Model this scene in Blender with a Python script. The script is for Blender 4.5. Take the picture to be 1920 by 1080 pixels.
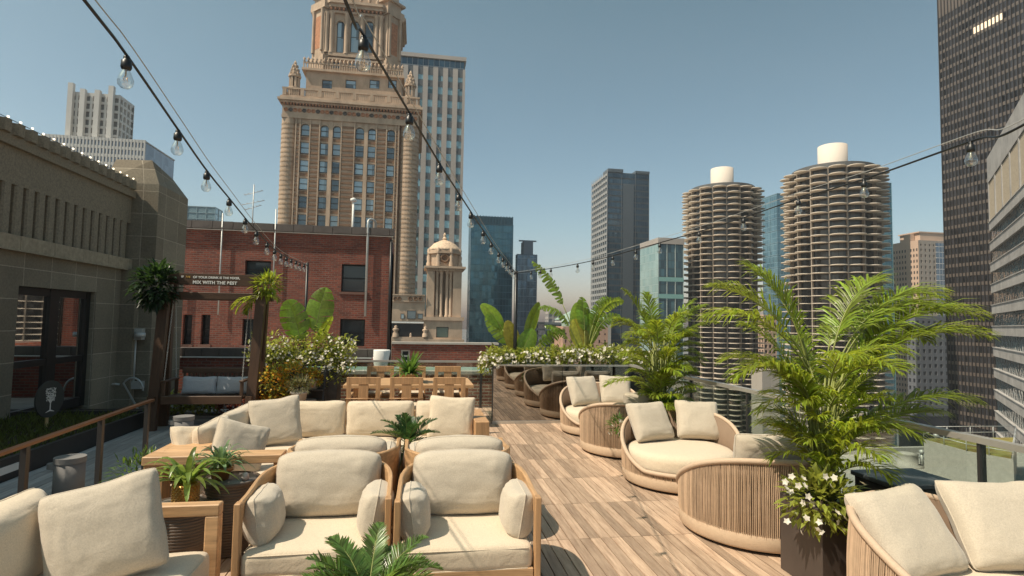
import bpy, math, random
from mathutils import Vector, Matrix, noise
R = math.radians
PI = math.pi
random.seed(7)
for o in list(bpy.data.objects): bpy.data.objects.remove(o)
sc = bpy.context.scene
col = sc.collection

# ------------------------------------------------------------------ camera
CAMF, YAW, PITCH, ROLL = 1060.0, R(9.37), R(3.4), R(1.0)
CP = Vector((0, 0, 1.85))
FW = Vector((math.sin(YAW)*math.cos(PITCH), math.cos(YAW)*math.cos(PITCH), math.sin(PITCH)))
R0 = Vector((math.cos(YAW), -math.sin(YAW), 0)); U0 = R0.cross(FW)
RT = R0*math.cos(ROLL) + U0*math.sin(ROLL); UP = U0*math.cos(ROLL) - R0*math.sin(ROLL)
cd = bpy.data.cameras.new("Camera"); cam = bpy.data.objects.new("Camera", cd); col.objects.link(cam)
m = Matrix((RT, UP, -FW)).transposed().to_4x4(); m.translation = CP
cam.matrix_world = m
cd.sensor_width = 36.0; cd.lens = 36.0*CAMF/1920.0; cd.clip_start = 0.05; cd.clip_end = 12000
sc.camera = cam
sc.render.resolution_x = 1024; sc.render.resolution_y = 576
# survey helpers: where a sight line through the photo meets a real plane
def ray(px, py): return FW + RT*((px-960)/CAMF) + UP*((540-py)/CAMF)
def PZ(px, py, z): r = ray(px, py); return CP + r*((z-CP.z)/r.z)
def PY(px, py, y): r = ray(px, py); return CP + r*(y/r.y)
def PX(px, py, x): r = ray(px, py); return CP + r*(x/r.x)
def AT(px, py, d): return CP + ray(px, py)*d

# ------------------------------------------------------------------ light
SUN = Vector((-0.54, -0.17, 0.82)).normalized()
w = bpy.data.worlds.new("World"); sc.world = w; w.use_nodes = True
nt = w.node_tree; nt.nodes.clear()
sky = nt.nodes.new('ShaderNodeTexSky'); sky.sky_type = 'NISHITA'; sky.sun_disc = False
sky.sun_elevation = math.asin(SUN.z); sky.sun_rotation = math.atan2(SUN.x, SUN.y) % (2*PI)
sky.air_density = 1.1; sky.dust_density = 2.2; sky.ozone_density = 0.35; sky.altitude = 100
bg = nt.nodes.new('ShaderNodeBackground'); bg.inputs['Strength'].default_value = 0.122
ow = nt.nodes.new('ShaderNodeOutputWorld')
tint = nt.nodes.new('ShaderNodeMix'); tint.data_type = 'RGBA'; tint.blend_type = 'MULTIPLY'; tint.inputs[0].default_value = 1.0
nt.links.new(sky.outputs[0], tint.inputs[6])
wtc = nt.nodes.new('ShaderNodeTexCoord'); wsp = nt.nodes.new('ShaderNodeSeparateXYZ'); nt.links.new(wtc.outputs['Generated'], wsp.inputs[0])
wr_ = nt.nodes.new('ShaderNodeValToRGB'); nt.links.new(wsp.outputs[2], wr_.inputs[0]); nt.links.new(wr_.outputs[0], tint.inputs[7])   # dusty pink air low down, teal above
wr_.color_ramp.elements[0].position = 0.0; wr_.color_ramp.elements[0].color = (1.10, .93, .98, 1)
wr_.color_ramp.elements[1].position = 0.55; wr_.color_ramp.elements[1].color = (.60, .76, .62, 1)
e_ = wr_.color_ramp.elements.new(.16); e_.color = (.92, .96, .87, 1)
nt.links.new(tint.outputs[2], bg.inputs[0]); nt.links.new(bg.outputs[0], ow.inputs[0])
sl = bpy.data.lights.new("Sun", 'SUN'); sl.energy = 4.7; sl.angle = R(0.5); sl.color = (1.0, 0.87, 0.70)
so = bpy.data.objects.new("Sun", sl); col.objects.link(so)
so.rotation_euler = SUN.to_track_quat('Z', 'Y').to_euler(); so.location = (-20, -10, 40)
sc.view_settings.view_transform = 'Standard'; sc.view_settings.look = 'None'
sc.view_settings.exposure = 0.32; sc.view_settings.gamma = 1.0; sc.view_settings.use_curve_mapping = False
sc.cycles.max_bounces = 8; sc.cycles.transparent_max_bounces = 16
sc.cycles.glossy_bounces = 4; sc.cycles.transmission_bounces = 6

# ------------------------------------------------------------------ tagging
def tag(o, label=None, cat=None, group=None, kind=None):
    if label: o['label'] = label
    if cat: o['category'] = cat
    if group: o['group'] = group
    if kind: o['kind'] = kind
    return o
WM = {}
def wm(o):
    m = WM.get(o.name)
    return m if m else Matrix()
def thing(name, label, cat, loc=(0, 0, 0), rz=0.0, group=None):
    o = bpy.data.objects.new(name, None); col.objects.link(o)
    o.empty_display_size = 0.2
    o.location = loc; o.rotation_euler = (0, 0, rz)
    WM[o.name] = Matrix.Translation(Vector(loc)) @ Matrix.Rotation(rz, 4, 'Z')
    return tag(o, label, cat, group)
def copy_thing(o, loc=None, rz=None, label=None, group=None, parent=None):
    c = o.copy(); col.objects.link(c)
    if parent is not None: c.parent = parent
    for ch in o.children: copy_thing(ch, parent=c)
    if loc is not None: c.location = loc
    if rz is not None: c.rotation_euler = (0, 0, rz)
    if label: c['label'] = label
    if group: c['group'] = group
    return c

# ------------------------------------------------------------------ mesh builder
class MB:
    def __init__(s, M=None):
        s.v = []; s.f = []; s.mi = []; s.sm = []; s.M = M or Matrix(); s.k = 0; s.smooth = False
    def add(s, vs, fs, mi=None, sm=None):
        b = len(s.v); M = s.M
        s.v += [M @ Vector(p) for p in vs]
        for f in fs:
            s.f.append([b+i for i in f]); s.mi.append(s.k if mi is None else mi); s.sm.append(s.smooth if sm is None else sm)
    def box(s, x0, x1, y0, y1, z0, z1, mi=None):
        if x0 > x1: x0, x1 = x1, x0
        if y0 > y1: y0, y1 = y1, y0
        if z0 > z1: z0, z1 = z1, z0
        s.add([(x0,y0,z0),(x1,y0,z0),(x1,y1,z0),(x0,y1,z0),(x0,y0,z1),(x1,y0,z1),(x1,y1,z1),(x0,y1,z1)],
              [(3,2,1,0),(4,5,6,7),(0,1,5,4),(1,2,6,5),(2,3,7,6),(3,0,4,7)], mi, False)
    def cbox(s, x0, x1, y0, y1, z0, z1, b=0.006, mi=None):
        """box with chamfered edges"""
        vs = []; 
        X = (x0, x1); Y = (y0, y1); Z = (z0, z1)
        def idx(i, j, k, a): return ((i*2+j)*2+k)*3+a
        for i in (0, 1):
            for j in (0, 1):
                for k in (0, 1):
                    sx, sy, sz = (1-2*i)*b, (1-2*j)*b, (1-2*k)*b
                    vs += [(X[i], Y[j]+sy, Z[k]+sz), (X[i]+sx, Y[j], Z[k]+sz), (X[i]+sx, Y[j]+sy, Z[k])]
        fs = []
        fs.append([idx(0,0,0,0), idx(0,0,1,0), idx(0,1,1,0), idx(0,1,0,0)])
        fs.append([idx(1,0,0,0), idx(1,1,0,0), idx(1,1,1,0), idx(1,0,1,0)])
        fs.append([idx(0,0,0,1), idx(1,0,0,1), idx(1,0,1,1), idx(0,0,1,1)])
        fs.append([idx(0,1,0,1), idx(0,1,1,1), idx(1,1,1,1), idx(1,1,0,1)])
        fs.append([idx(0,0,0,2), idx(0,1,0,2), idx(1,1,0,2), idx(1,0,0,2)])
        fs.append([idx(0,0,1,2), idx(1,0,1,2), idx(1,1,1,2), idx(0,1,1,2)])
        for i in (0,1):
            for j in (0,1): fs.append([idx(i,j,0,0), idx(i,j,0,1), idx(i,j,1,1), idx(i,j,1,0)])
            for k in (0,1): fs.append([idx(i,0,k,0), idx(i,0,k,2), idx(i,1,k,2), idx(i,1,k,0)])
        for j in (0,1):
            for k in (0,1): fs.append([idx(0,j,k,1), idx(0,j,k,2), idx(1,j,k,2), idx(1,j,k,1)])
        for i in (0,1):
            for j in (0,1):
                for k in (0,1): fs.append([idx(i,j,k,0), idx(i,j,k,1), idx(i,j,k,2)])
        s.add(vs, fs, mi, False)
    def bar(s, a, b, w, h, mi=None, up=(0,0,1)):
        a = Vector(a); b = Vector(b); d = (b-a).normalized(); u = Vector(up)
        if abs(d.dot(u)) > .98: u = Vector((0,1,0))
        x = d.cross(u).normalized(); y = x.cross(d)
        vs = []
        for p in (a, b):
            for sx, sy in ((-1,-1),(1,-1),(1,1),(-1,1)): vs.append(p + x*(sx*w/2) + y*(sy*h/2))
        s.add(vs, [(3,2,1,0),(4,5,6,7),(0,1,5,4),(1,2,6,5),(2,3,7,6),(3,0,4,7)], mi, False)
    def tube(s, pts, r, n=8, mi=None, closed=False, cap=True, sm=True):
        pts = [Vector(p) for p in pts]; N = len(pts); vs = []; prev = None
        for i, p in enumerate(pts):
            if closed: d = pts[(i+1) % N] - pts[i-1]
            else: d = pts[min(i+1, N-1)] - pts[max(i-1, 0)]
            d = d.normalized() if d.length > 1e-9 else Vector((0,0,1))
            if prev is None:
                u = Vector((0,0,1)) if abs(d.z) < .9 else Vector((1,0,0))
                x = d.cross(u).normalized()
            else:
                x = prev - d*prev.dot(d)
                x = x.normalized() if x.length > 1e-6 else d.orthogonal().normalized()
            prev = x; y = d.cross(x)
            rr = r[i] if isinstance(r, (list, tuple)) else r
            for k in range(n):
                a = 2*PI*k/n; vs.append(p + x*(rr*math.cos(a)) + y*(rr*math.sin(a)))
        fs = []
        for i in range(N if closed else N-1):
            j = (i+1) % N
            for k in range(n): fs.append((i*n+k, i*n+(k+1) % n, j*n+(k+1) % n, j*n+k))
        if cap and not closed:
            fs.append(tuple(range(n-1, -1, -1))); fs.append(tuple((N-1)*n+k for k in range(n)))
        s.add(vs, fs, mi, sm)
    def lathe(s, prof, c=(0,0,0), n=24, mi=None, sm=True, a0=0.0, a1=2*PI):
        c = Vector(c); vs = []; full = abs(a1-a0-2*PI) < 1e-6; nn = n if full else n+1
        for r, z in prof:
            for k in range(nn):
                a = a0 + (a1-a0)*k/n; vs.append(c + Vector((r*math.cos(a), r*math.sin(a), z)))
        fs = []
        for i in range(len(prof)-1):
            for k in range(n):
                k2 = (k+1) % nn
                fs.append((i*nn+k, i*nn+k2, (i+1)*nn+k2, (i+1)*nn+k))
        s.add(vs, fs, mi, sm)
    def disc(s, c, r, z, n=24, mi=None):
        s.add([(c[0]+r*math.cos(2*PI*k/n), c[1]+r*math.sin(2*PI*k/n), z) for k in range(n)], [tuple(range(n))], mi, False)
    def prism(s, poly, z0, z1, mi=None):
        n = len(poly)
        s.add([(x,y,z0) for x,y in poly]+[(x,y,z1) for x,y in poly],
              [tuple(range(n-1,-1,-1)), tuple(range(n,2*n))]+[(i,(i+1)%n,n+(i+1)%n,n+i) for i in range(n)], mi, False)
    def build(s, name, mats, parent=None, label=None, bevel=0):
        me = bpy.data.meshes.new(name)
        vs = s.v
        if parent is not None:
            inv = wm(parent).inverted(); vs = [inv @ p for p in vs]
        me.from_pydata([tuple(p) for p in vs], [], s.f)
        if not isinstance(mats, (list, tuple)): mats = [mats]
        for mt in mats: me.materials.append(mt)
        me.polygons.foreach_set('material_index', s.mi); me.polygons.foreach_set('use_smooth', s.sm)
        me.update()
        o = bpy.data.objects.new(name, me); col.objects.link(o)
        if parent is not None: o.parent = parent; WM[o.name] = wm(parent)
        if bevel:
            b = o.modifiers.new('bevel', 'BEVEL'); b.width = bevel; b.segments = 2; b.limit_method = 'ANGLE'
        if label: o['label'] = label
        return o
def struct(name, mb, mats):
    return tag(mb.build(name, mats), kind='structure')

# ------------------------------------------------------------------ materials
def newmat(name):
    mt = bpy.data.materials.new(name); mt.use_nodes = True; nt = mt.node_tree
    return mt, nt, nt.nodes['Principled BSDF'], nt.nodes['Material Output']
def N(nt, t, **kw):
    n = nt.nodes.new(t)
    for k, v in kw.items():
        if k.startswith('i_'):
            key = k[2:]
            key = int(key) if key.isdigit() else key.replace('_', ' ')
            n.inputs[key].default_value = v
        else: setattr(n, k, v)
    return n
def c4(c): return (c[0], c[1], c[2], 1)
def mixc(nt, fac, a, b, mode='MIX'):
    n = nt.nodes.new('ShaderNodeMix'); n.data_type = 'RGBA'; n.blend_type = mode
    for i, s in ((0, fac), (6, a), (7, b)):
        if hasattr(s, 'is_linked') or isinstance(s, bpy.types.NodeSocket): nt.links.new(s, n.inputs[i])
        else: n.inputs[i].default_value = s if i == 0 else (c4(s) if len(s) == 3 else s)
    return n.outputs[2]
def mathn(nt, op, a, b=None):
    n = nt.nodes.new('ShaderNodeMath'); n.operation = op
    for i, s in enumerate((a, b)):
        if s is None: continue
        if isinstance(s, bpy.types.NodeSocket): nt.links.new(s, n.inputs[i])
        else: n.inputs[i].default_value = s
    return n.outputs[0]
def mat(name, c, rough=.6, metal=0., var=.12, vs=3., bump=0., bs=60., island=0., c2=None, stretch=None, spec=.5, sheen=0.):
    """principled colour with broad noise variation, optional per-piece variation and bump"""
    mt, nt, p, out = newmat(name)
    tc = N(nt, 'ShaderNodeTexCoord'); vec = tc.outputs['Object']
    if stretch:
        mp = N(nt, 'ShaderNodeMapping'); mp.inputs['Scale'].default_value = stretch
        nt.links.new(vec, mp.inputs[0]); vec = mp.outputs[0]
    n1 = N(nt, 'ShaderNodeTexNoise', i_Scale=vs, i_Detail=6.0, i_Roughness=.65); nt.links.new(vec, n1.inputs['Vector'])
    dark = tuple(x*(1-var) for x in c); lite = tuple(min(1, x*(1+var)) for x in (c2 or c))
    mr = N(nt, 'ShaderNodeMapRange', i_1=.3, i_2=.7); nt.links.new(n1.outputs['Fac'], mr.inputs[0])
    cc = mixc(nt, mr.outputs[0], dark, lite)
    if island:
        g = N(nt, 'ShaderNodeNewGeometry')
        mr2 = N(nt, 'ShaderNodeMapRange', i_3=1-island, i_4=1+island); nt.links.new(g.outputs['Random Per Island'], mr2.inputs[0])
        hv = N(nt, 'ShaderNodeHueSaturation'); nt.links.new(mr2.outputs[0], hv.inputs['Value']); nt.links.new(cc, hv.inputs['Color'])
        cc = hv.outputs[0]
    nt.links.new(cc, p.inputs['Base Color'])
    p.inputs['Roughness'].default_value = rough; p.inputs['Metallic'].default_value = metal
    p.inputs['Specular IOR Level'].default_value = spec
    if sheen: p.inputs['Sheen Weight'].default_value = sheen
    if bump:
        n2 = N(nt, 'ShaderNodeTexNoise', i_Scale=bs, i_Detail=4.0); nt.links.new(vec, n2.inputs['Vector'])
        b = N(nt, 'ShaderNodeBump', i_Strength=bump, i_Distance=.01); nt.links.new(n2.outputs['Fac'], b.inputs['Height'])
        nt.links.new(b.outputs[0], p.inputs['Normal'])
    return mt
def linen(name, c):
    mt, nt, p, out = newmat(name)
    tc = N(nt, 'ShaderNodeTexCoord')
    n1 = N(nt, 'ShaderNodeTexNoise', i_Scale=3.0, i_Detail=4.0); nt.links.new(tc.outputs['Object'], n1.inputs['Vector'])
    n2 = N(nt, 'ShaderNodeTexNoise', i_Scale=130.0, i_Detail=4.0, i_Roughness=.75); nt.links.new(tc.outputs['Object'], n2.inputs['Vector'])
    n2r = N(nt, 'ShaderNodeMapRange', i_1=.32, i_2=.62); nt.links.new(n2.outputs['Fac'], n2r.inputs[0])
    cc = mixc(nt, n1.outputs['Fac'], tuple(x*.93 for x in c), tuple(min(1, x*1.05) for x in c))
    cc = mixc(nt, n2r.outputs[0], tuple(x*.78 for x in c), cc, 'MIX')
    n3 = N(nt, 'ShaderNodeTexNoise', i_Scale=260.0, i_Detail=2.0)
    nt.links.new(cc, p.inputs['Base Color']); p.inputs['Roughness'].default_value = .95
    p.inputs['Specular IOR Level'].default_value = .15; p.inputs['Sheen Weight'].default_value = .25
    w1 = N(nt, 'ShaderNodeTexNoise', i_Scale=9.0, i_Detail=5.0, i_Distortion=1.2); nt.links.new(tc.outputs['Object'], w1.inputs['Vector'])
    b1 = N(nt, 'ShaderNodeBump', i_Strength=.17, i_Distance=.03); nt.links.new(w1.outputs['Fac'], b1.inputs['Height'])
    b2 = N(nt, 'ShaderNodeBump', i_Strength=.25, i_Distance=.003); nt.links.new(n2.outputs['Fac'], b2.inputs['Height'])
    nt.links.new(b1.outputs[0], b2.inputs['Normal']); nt.links.new(b2.outputs[0], p.inputs['Normal'])
    return mt
def wood(name, c, axis=1, rough=.5, island=.12, var=.3, c2=None):
    st = [14, 14, 14]; st[axis] = 1.2
    return mat(name, c, rough=rough, var=var, vs=2.2, bump=.12, bs=8, island=island, stretch=tuple(st), c2=c2)
def leafm(name, c, t, var=.35, rough=.35):
    mt, nt, p, out = newmat(name)
    g = N(nt, 'ShaderNodeNewGeometry')
    ramp = N(nt, 'ShaderNodeMapRange', i_3=1-var, i_4=1+var); nt.links.new(g.outputs['Random Per Island'], ramp.inputs[0])
    hv = N(nt, 'ShaderNodeHueSaturation'); hv.inputs['Color'].default_value = c4(c); nt.links.new(ramp.outputs[0], hv.inputs['Value'])
    hr = N(nt, 'ShaderNodeMapRange', i_3=.475, i_4=.515); nt.links.new(g.outputs['Random Per Island'], hr.inputs[0]); nt.links.new(hr.outputs[0], hv.inputs['Hue'])
    tc = N(nt, 'ShaderNodeTexCoord'); mt_n = N(nt, 'ShaderNodeTexNoise', i_Scale=22.0, i_Detail=5.0); nt.links.new(tc.outputs['Object'], mt_n.inputs['Vector'])
    mot = N(nt, 'ShaderNodeMapRange', i_1=.3, i_2=.7, i_3=.72, i_4=1.25); nt.links.new(mt_n.outputs['Fac'], mot.inputs[0])
    ramp_o = mathn(nt, 'MULTIPLY', ramp.outputs[0], mot.outputs[0]); nt.links.new(ramp_o, hv.inputs['Value'])
    nt.links.new(hv.outputs[0], p.inputs['Base Color']); p.inputs['Roughness'].default_value = rough
    tr = N(nt, 'ShaderNodeBsdfTranslucent')
    hv2 = N(nt, 'ShaderNodeHueSaturation'); hv2.inputs['Color'].default_value = c4(t); nt.links.new(ramp_o, hv2.inputs['Value'])
    nt.links.new(hv2.outputs[0], tr.inputs['Color'])
    ad = N(nt, 'ShaderNodeMixShader', i_0=.42); nt.links.new(p.outputs[0], ad.inputs[1]); nt.links.new(tr.outputs[0], ad.inputs[2])
    nt.links.new(ad.outputs[0], out.inputs[0])
    return mt
def clear_glass(name, tint=(.86,.93,.9), refl=1.0, ior=1.5, dark=0.):
    """thin architectural pane: fresnel mirror over see-through"""
    mt, nt, p, out = newmat(name); nt.nodes.remove(p)
    t = N(nt, 'ShaderNodeBsdfTransparent'); t.inputs[0].default_value = c4(tint)
    g = N(nt, 'ShaderNodeBsdfGlossy'); g.inputs['Roughness'].default_value = .015; g.inputs[0].default_value = (refl, refl, refl, 1)
    lw_ = N(nt, 'ShaderNodeLayerWeight', i_Blend=.5); base = ((ior-1)/(ior+1))**2*1.8
    f_ = mathn(nt, 'ADD', base, mathn(nt, 'MULTIPLY', mathn(nt, 'POWER', lw_.outputs['Facing'], 4.0), 1-base)); f = f_.node
    mx = N(nt, 'ShaderNodeMixShader'); nt.links.new(f_, mx.inputs[0]); nt.links.new(t.outputs[0], mx.inputs[1]); nt.links.new(g.outputs[0], mx.inputs[2])
    nt.links.new(mx.outputs[0], out.inputs[0])
    return mt
def facade_glass(name, c, c2, cell=(1.5, 1.5, 3.5), off=(0,0,0), line=None, lw=.06, rough=.12, metal=.55, spread=.5, lz=None, bumpy=0.):
    """curtain wall: each pane its own shade, thin frame lines between panes"""
    mt, nt, p, out = newmat(name)
    tc = N(nt, 'ShaderNodeTexCoord')
    mp = N(nt, 'ShaderNodeMapping'); mp.inputs['Scale'].default_value = tuple(1/x for x in cell); mp.inputs['Location'].default_value = off
    nt.links.new(tc.outputs['Object'], mp.inputs[0])
    fl = N(nt, 'ShaderNodeVectorMath', operation='FLOOR'); nt.links.new(mp.outputs[0], fl.inputs[0])
    wn = N(nt, 'ShaderNodeTexWhiteNoise', noise_dimensions='3D'); nt.links.new(fl.outputs[0], wn.inputs[0])
    big = N(nt, 'ShaderNodeTexNoise', i_Scale=.035, i_Detail=3.0); nt.links.new(tc.outputs['Object'], big.inputs['Vector'])
    mr = N(nt, 'ShaderNodeMapRange', i_1=.35, i_2=.65); nt.links.new(big.outputs['Fac'], mr.inputs[0])
    f = mathn(nt, 'ADD', mathn(nt, 'MULTIPLY', wn.outputs['Value'], spread), mathn(nt, 'MULTIPLY', mr.outputs[0], 1-spread))
    cc = mixc(nt, f, c, c2)
    if line:
        fr = N(nt, 'ShaderNodeVectorMath', operation='FRACTION'); nt.links.new(mp.outputs[0], fr.inputs[0])
        sp = N(nt, 'ShaderNodeSeparateXYZ'); nt.links.new(fr.outputs[0], sp.inputs[0])
        lx = mathn(nt, 'LESS_THAN', sp.outputs[0], lw); ly = mathn(nt, 'LESS_THAN', sp.outputs[1], lw)
        lzz = mathn(nt, 'LESS_THAN', sp.outputs[2], lz if lz else lw)
        g = N(nt, 'ShaderNodeNewGeometry'); sn = N(nt, 'ShaderNodeSeparateXYZ'); nt.links.new(g.outputs['Normal'], sn.inputs[0])
        ax = mathn(nt, 'ABSOLUTE', sn.outputs[0]); ay = mathn(nt, 'ABSOLUTE', sn.outputs[1])
        lx = mathn(nt, 'MULTIPLY', lx, mathn(nt, 'GREATER_THAN', ay, .7)); ly = mathn(nt, 'MULTIPLY', ly, mathn(nt, 'GREATER_THAN', ax, .7))
        L = mathn(nt, 'MAXIMUM', mathn(nt, 'MAXIMUM', lx, ly), lzz)
        cc = mixc(nt, L, cc, line)
        nt.links.new(mathn(nt, 'MULTIPLY', mathn(nt, 'SUBTRACT', 1.0, L), metal), p.inputs['Metallic'])
        nt.links.new(mathn(nt, 'ADD', mathn(nt, 'MULTIPLY', L, .4), rough), p.inputs['Roughness'])
    else:
        p.inputs['Metallic'].default_value = metal; p.inputs['Roughness'].default_value = rough
    nt.links.new(cc, p.inputs['Base Color'])
    # each pane leans a hair differently, so reflections break up
    nn = N(nt, 'ShaderNodeVectorMath', operation='SUBTRACT'); nt.links.new(wn.outputs['Color'], nn.inputs[0]); nn.inputs[1].default_value = (.5,.5,.5)
    ns = N(nt, 'ShaderNodeVectorMath', operation='SCALE'); nt.links.new(nn.outputs[0], ns.inputs[0]); ns.inputs['Scale'].default_value = .05
    ge = N(nt, 'ShaderNodeNewGeometry')
    na = N(nt, 'ShaderNodeVectorMath', operation='ADD'); nt.links.new(ge.outputs['Normal'], na.inputs[0]); nt.links.new(ns.outputs[0], na.inputs[1])
    no = N(nt, 'ShaderNodeVectorMath', operation='NORMALIZE'); nt.links.new(na.outputs[0], no.inputs[0])
    src = no.outputs[0]
    if bumpy:
        wv = N(nt, 'ShaderNodeTexNoise', i_Scale=.9, i_Detail=2.0); nt.links.new(tc.outputs['Object'], wv.inputs['Vector'])
        b = N(nt, 'ShaderNodeBump', i_Strength=bumpy, i_Distance=.3); nt.links.new(wv.outputs['Fac'], b.inputs['Height']); nt.links.new(src, b.inputs['Normal']); src = b.outputs[0]
    nt.links.new(src, p.inputs['Normal'])
    return mt
def brickm(name, a, b, mortar, bw=.22, bh=.075, ms=.012, bump=.5, rough=.85, dirt=.3, offs=.5):
    mt, nt, p, out = newmat(name)
    tc = N(nt, 'ShaderNodeTexCoord'); sp = N(nt, 'ShaderNodeSeparateXYZ'); nt.links.new(tc.outputs['Object'], sp.inputs[0])
    cb = N(nt, 'ShaderNodeCombineXYZ'); nt.links.new(mathn(nt, 'ADD', sp.outputs[0], sp.outputs[1]), cb.inputs[0]); nt.links.new(sp.outputs[2], cb.inputs[1])
    bt = N(nt, 'ShaderNodeTexBrick', i_Scale=1.0, i_Color1=c4(a), i_Color2=c4(b), i_Mortar=c4(mortar)); bt.offset = offs
    bt.inputs['Brick Width'].default_value = bw; bt.inputs['Row Height'].default_value = bh; bt.inputs['Mortar Size'].default_value = ms; bt.inputs['Mortar Smooth'].default_value = .1
    nt.links.new(cb.outputs[0], bt.inputs['Vector'])
    n1 = N(nt, 'ShaderNodeTexNoise', i_Scale=.8, i_Detail=8.0, i_Roughness=.7); nt.links.new(tc.outputs['Object'], n1.inputs['Vector'])
    n3 = N(nt, 'ShaderNodeTexNoise', i_Scale=25.0, i_Detail=4.0); nt.links.new(tc.outputs['Object'], n3.inputs['Vector'])
    mr = N(nt, 'ShaderNodeMapRange', i_1=.25, i_2=.75, i_3=1-dirt, i_4=1+dirt*.6); nt.links.new(n1.outputs['Fac'], mr.inputs[0])
    mr3 = N(nt, 'ShaderNodeMapRange', i_1=.2, i_2=.8, i_3=.8, i_4=1.2); nt.links.new(n3.outputs['Fac'], mr3.inputs[0])
    hv = N(nt, 'ShaderNodeHueSaturation'); nt.links.new(bt.outputs['Color'], hv.inputs['Color']); nt.links.new(mathn(nt, 'MULTIPLY', mr.outputs[0], mr3.outputs[0]), hv.inputs['Value'])
    nt.links.new(hv.outputs[0], p.inputs['Base Color']); p.inputs['Roughness'].default_value = rough
    bp = N(nt, 'ShaderNodeBump', i_Strength=bump, i_Distance=.01); bp.invert = True
    nt.links.new(bt.outputs['Fac'], bp.inputs['Height'])
    b2 = N(nt, 'ShaderNodeBump', i_Strength=.2, i_Distance=.01); nt.links.new(n3.outputs['Fac'], b2.inputs['Height']); nt.links.new(bp.outputs[0], b2.inputs['Normal'])
    nt.links.new(b2.outputs[0], p.inputs['Normal'])
    return mt

LINEN = linen('linen', (.70, .585, .44)); LINEN2 = linen('linen_shaded', (.57, .495, .395)); GREYF = linen('grey_fabric', (.50, .52, .55))  # LINEN2 is the same linen, shade on pillows put into a greyer colour
TEAK = wood('teak_x', (.49, .30, .155), 0); TEAKY = wood('teak_y', (.47, .285, .145), 1); TEAKZ = wood('teak_z', (.44, .255, .125), 2)
DECK = wood('deck_board', (.375, .25, .17), 1, rough=.62, island=.32, var=.24, c2=(.43,.315,.225))
GREYDECK = wood('grey_board', (.33, .32, .31), 1, rough=.7, island=.22, var=.25)
DARKW = wood('dark_wood', (.075, .04, .022), 2, rough=.5); DARKWX = wood('dark_wood_x', (.075, .04, .022), 0, rough=.5)
CORD = mat('cord', (.47, .33, .22), rough=.75, var=.1, vs=20, island=.22)
CORDB = mat('cord_band', (.52, .38, .26), rough=.75, var=.06, vs=30, bump=.3, bs=180)
CORDR = mat('cord_rim', (.54, .40, .285), rough=.7, var=.06, vs=30, bump=.35, bs=150)
BLACK = mat('black_metal', (.012, .012, .012), rough=.4, var=.1)
DARKM = mat('dark_metal', (.035, .033, .032), rough=.45, var=.15, bump=.05)
BRONZE = mat('bronze_metal', (.17, .095, .06), rough=.32, metal=.75, var=.15)
STEEL = mat('steel', (.55, .53, .49), rough=.35, metal=.6, var=.1)
GALV = mat('galvanised', (.5, .5, .48), rough=.5, metal=.4, var=.15)
CONC = mat('concrete', (.40, .37, .33), rough=.9, var=.12, bump=.2, bs=25)
CONCG = mat('grey_concrete', (.19, .185, .18), rough=.85, var=.1, bump=.15, bs=40)
PAVER = mat('roof_gravel', (.36, .34, .31), rough=.95, var=.25, vs=1.5, bump=.4, bs=60)
GLASS = clear_glass('rail_glass', (.80, .86, .83)); PANEG = clear_glass('smoked_glass', (.30, .33, .33), ior=2.0)
WMIRROR = clear_glass('window_mirror_glass', (.10, .105, .10), ior=3.3)
MIRROR = clear_glass('reflective_glass', (.10, .105, .10), ior=2.5)
BULBG = clear_glass('bulb_glass', (.95, .95, .93), ior=2.0)
SOIL = mat('soil', (.045, .03, .02), rough=1, var=.3, vs=20, bump=.6)
GRANITE = brickm('granite_blocks', (.19,.155,.11), (.26,.22,.16), (.42,.36,.28), bw=.72, bh=.52, ms=.007, bump=.3, dirt=.25, offs=0.)
GRANPL = mat('granite_plain', (.235, .195, .14), rough=.8, var=.3, vs=30, bump=.35, bs=90)
GRANBD = mat('granite_ledge', (.33, .27, .19), rough=.8, var=.25, vs=12, bump=.3, bs=60)
BRICK = brickm('red_brick', (.27,.065,.036), (.14,.036,.025), (.19,.11,.085), bump=.5, dirt=.45)
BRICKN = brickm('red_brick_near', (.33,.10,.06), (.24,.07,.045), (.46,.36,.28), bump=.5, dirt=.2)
COPING = mat('coping_tile', (.095,.075,.065), rough=.6, var=.3, vs=2, island=.25)
WHITEP = mat('white_paint', (.75, .74, .70), rough=.6, var=.06)
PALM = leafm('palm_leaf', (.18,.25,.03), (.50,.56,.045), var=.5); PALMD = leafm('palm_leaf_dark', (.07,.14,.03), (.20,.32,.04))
BANANA = leafm('paddle_leaf', (.12,.21,.03), (.50,.60,.04), var=.35, rough=.28); YELLEAF = leafm('yellow_leaf', (.34,.32,.05), (.55,.48,.05), var=.2)
CYC = leafm('cycad_leaf', (.10,.17,.045), (.26,.38,.06), var=.55, rough=.25)
HEDGE = leafm('hedge_leaf', (.24,.28,.05), (.48,.50,.08), var=.5)
GRASS = leafm('low_grass', (.10,.12,.03), (.14,.16,.03), var=.5)
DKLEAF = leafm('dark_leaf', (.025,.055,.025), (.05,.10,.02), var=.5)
ORLEAF = leafm('orange_leaf', (.75,.36,.04), (.7,.36,.04), var=.3); YEFL = leafm('yellow_flower', (.85,.60,.08), (.8,.55,.08), var=.3)
REDLEAF = leafm('red_leaf', (.25,.09,.06), (.3,.1,.05), var=.4)
PETAL = leafm('white_petal', (.86,.82,.72), (.8,.75,.6), var=.08, rough=.6)
STEM = mat('green_stem', (.20,.22,.05), rough=.5, var=.3, vs=8); STEMD = mat('brown_stem', (.10,.07,.03), rough=.8, var=.3)

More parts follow.
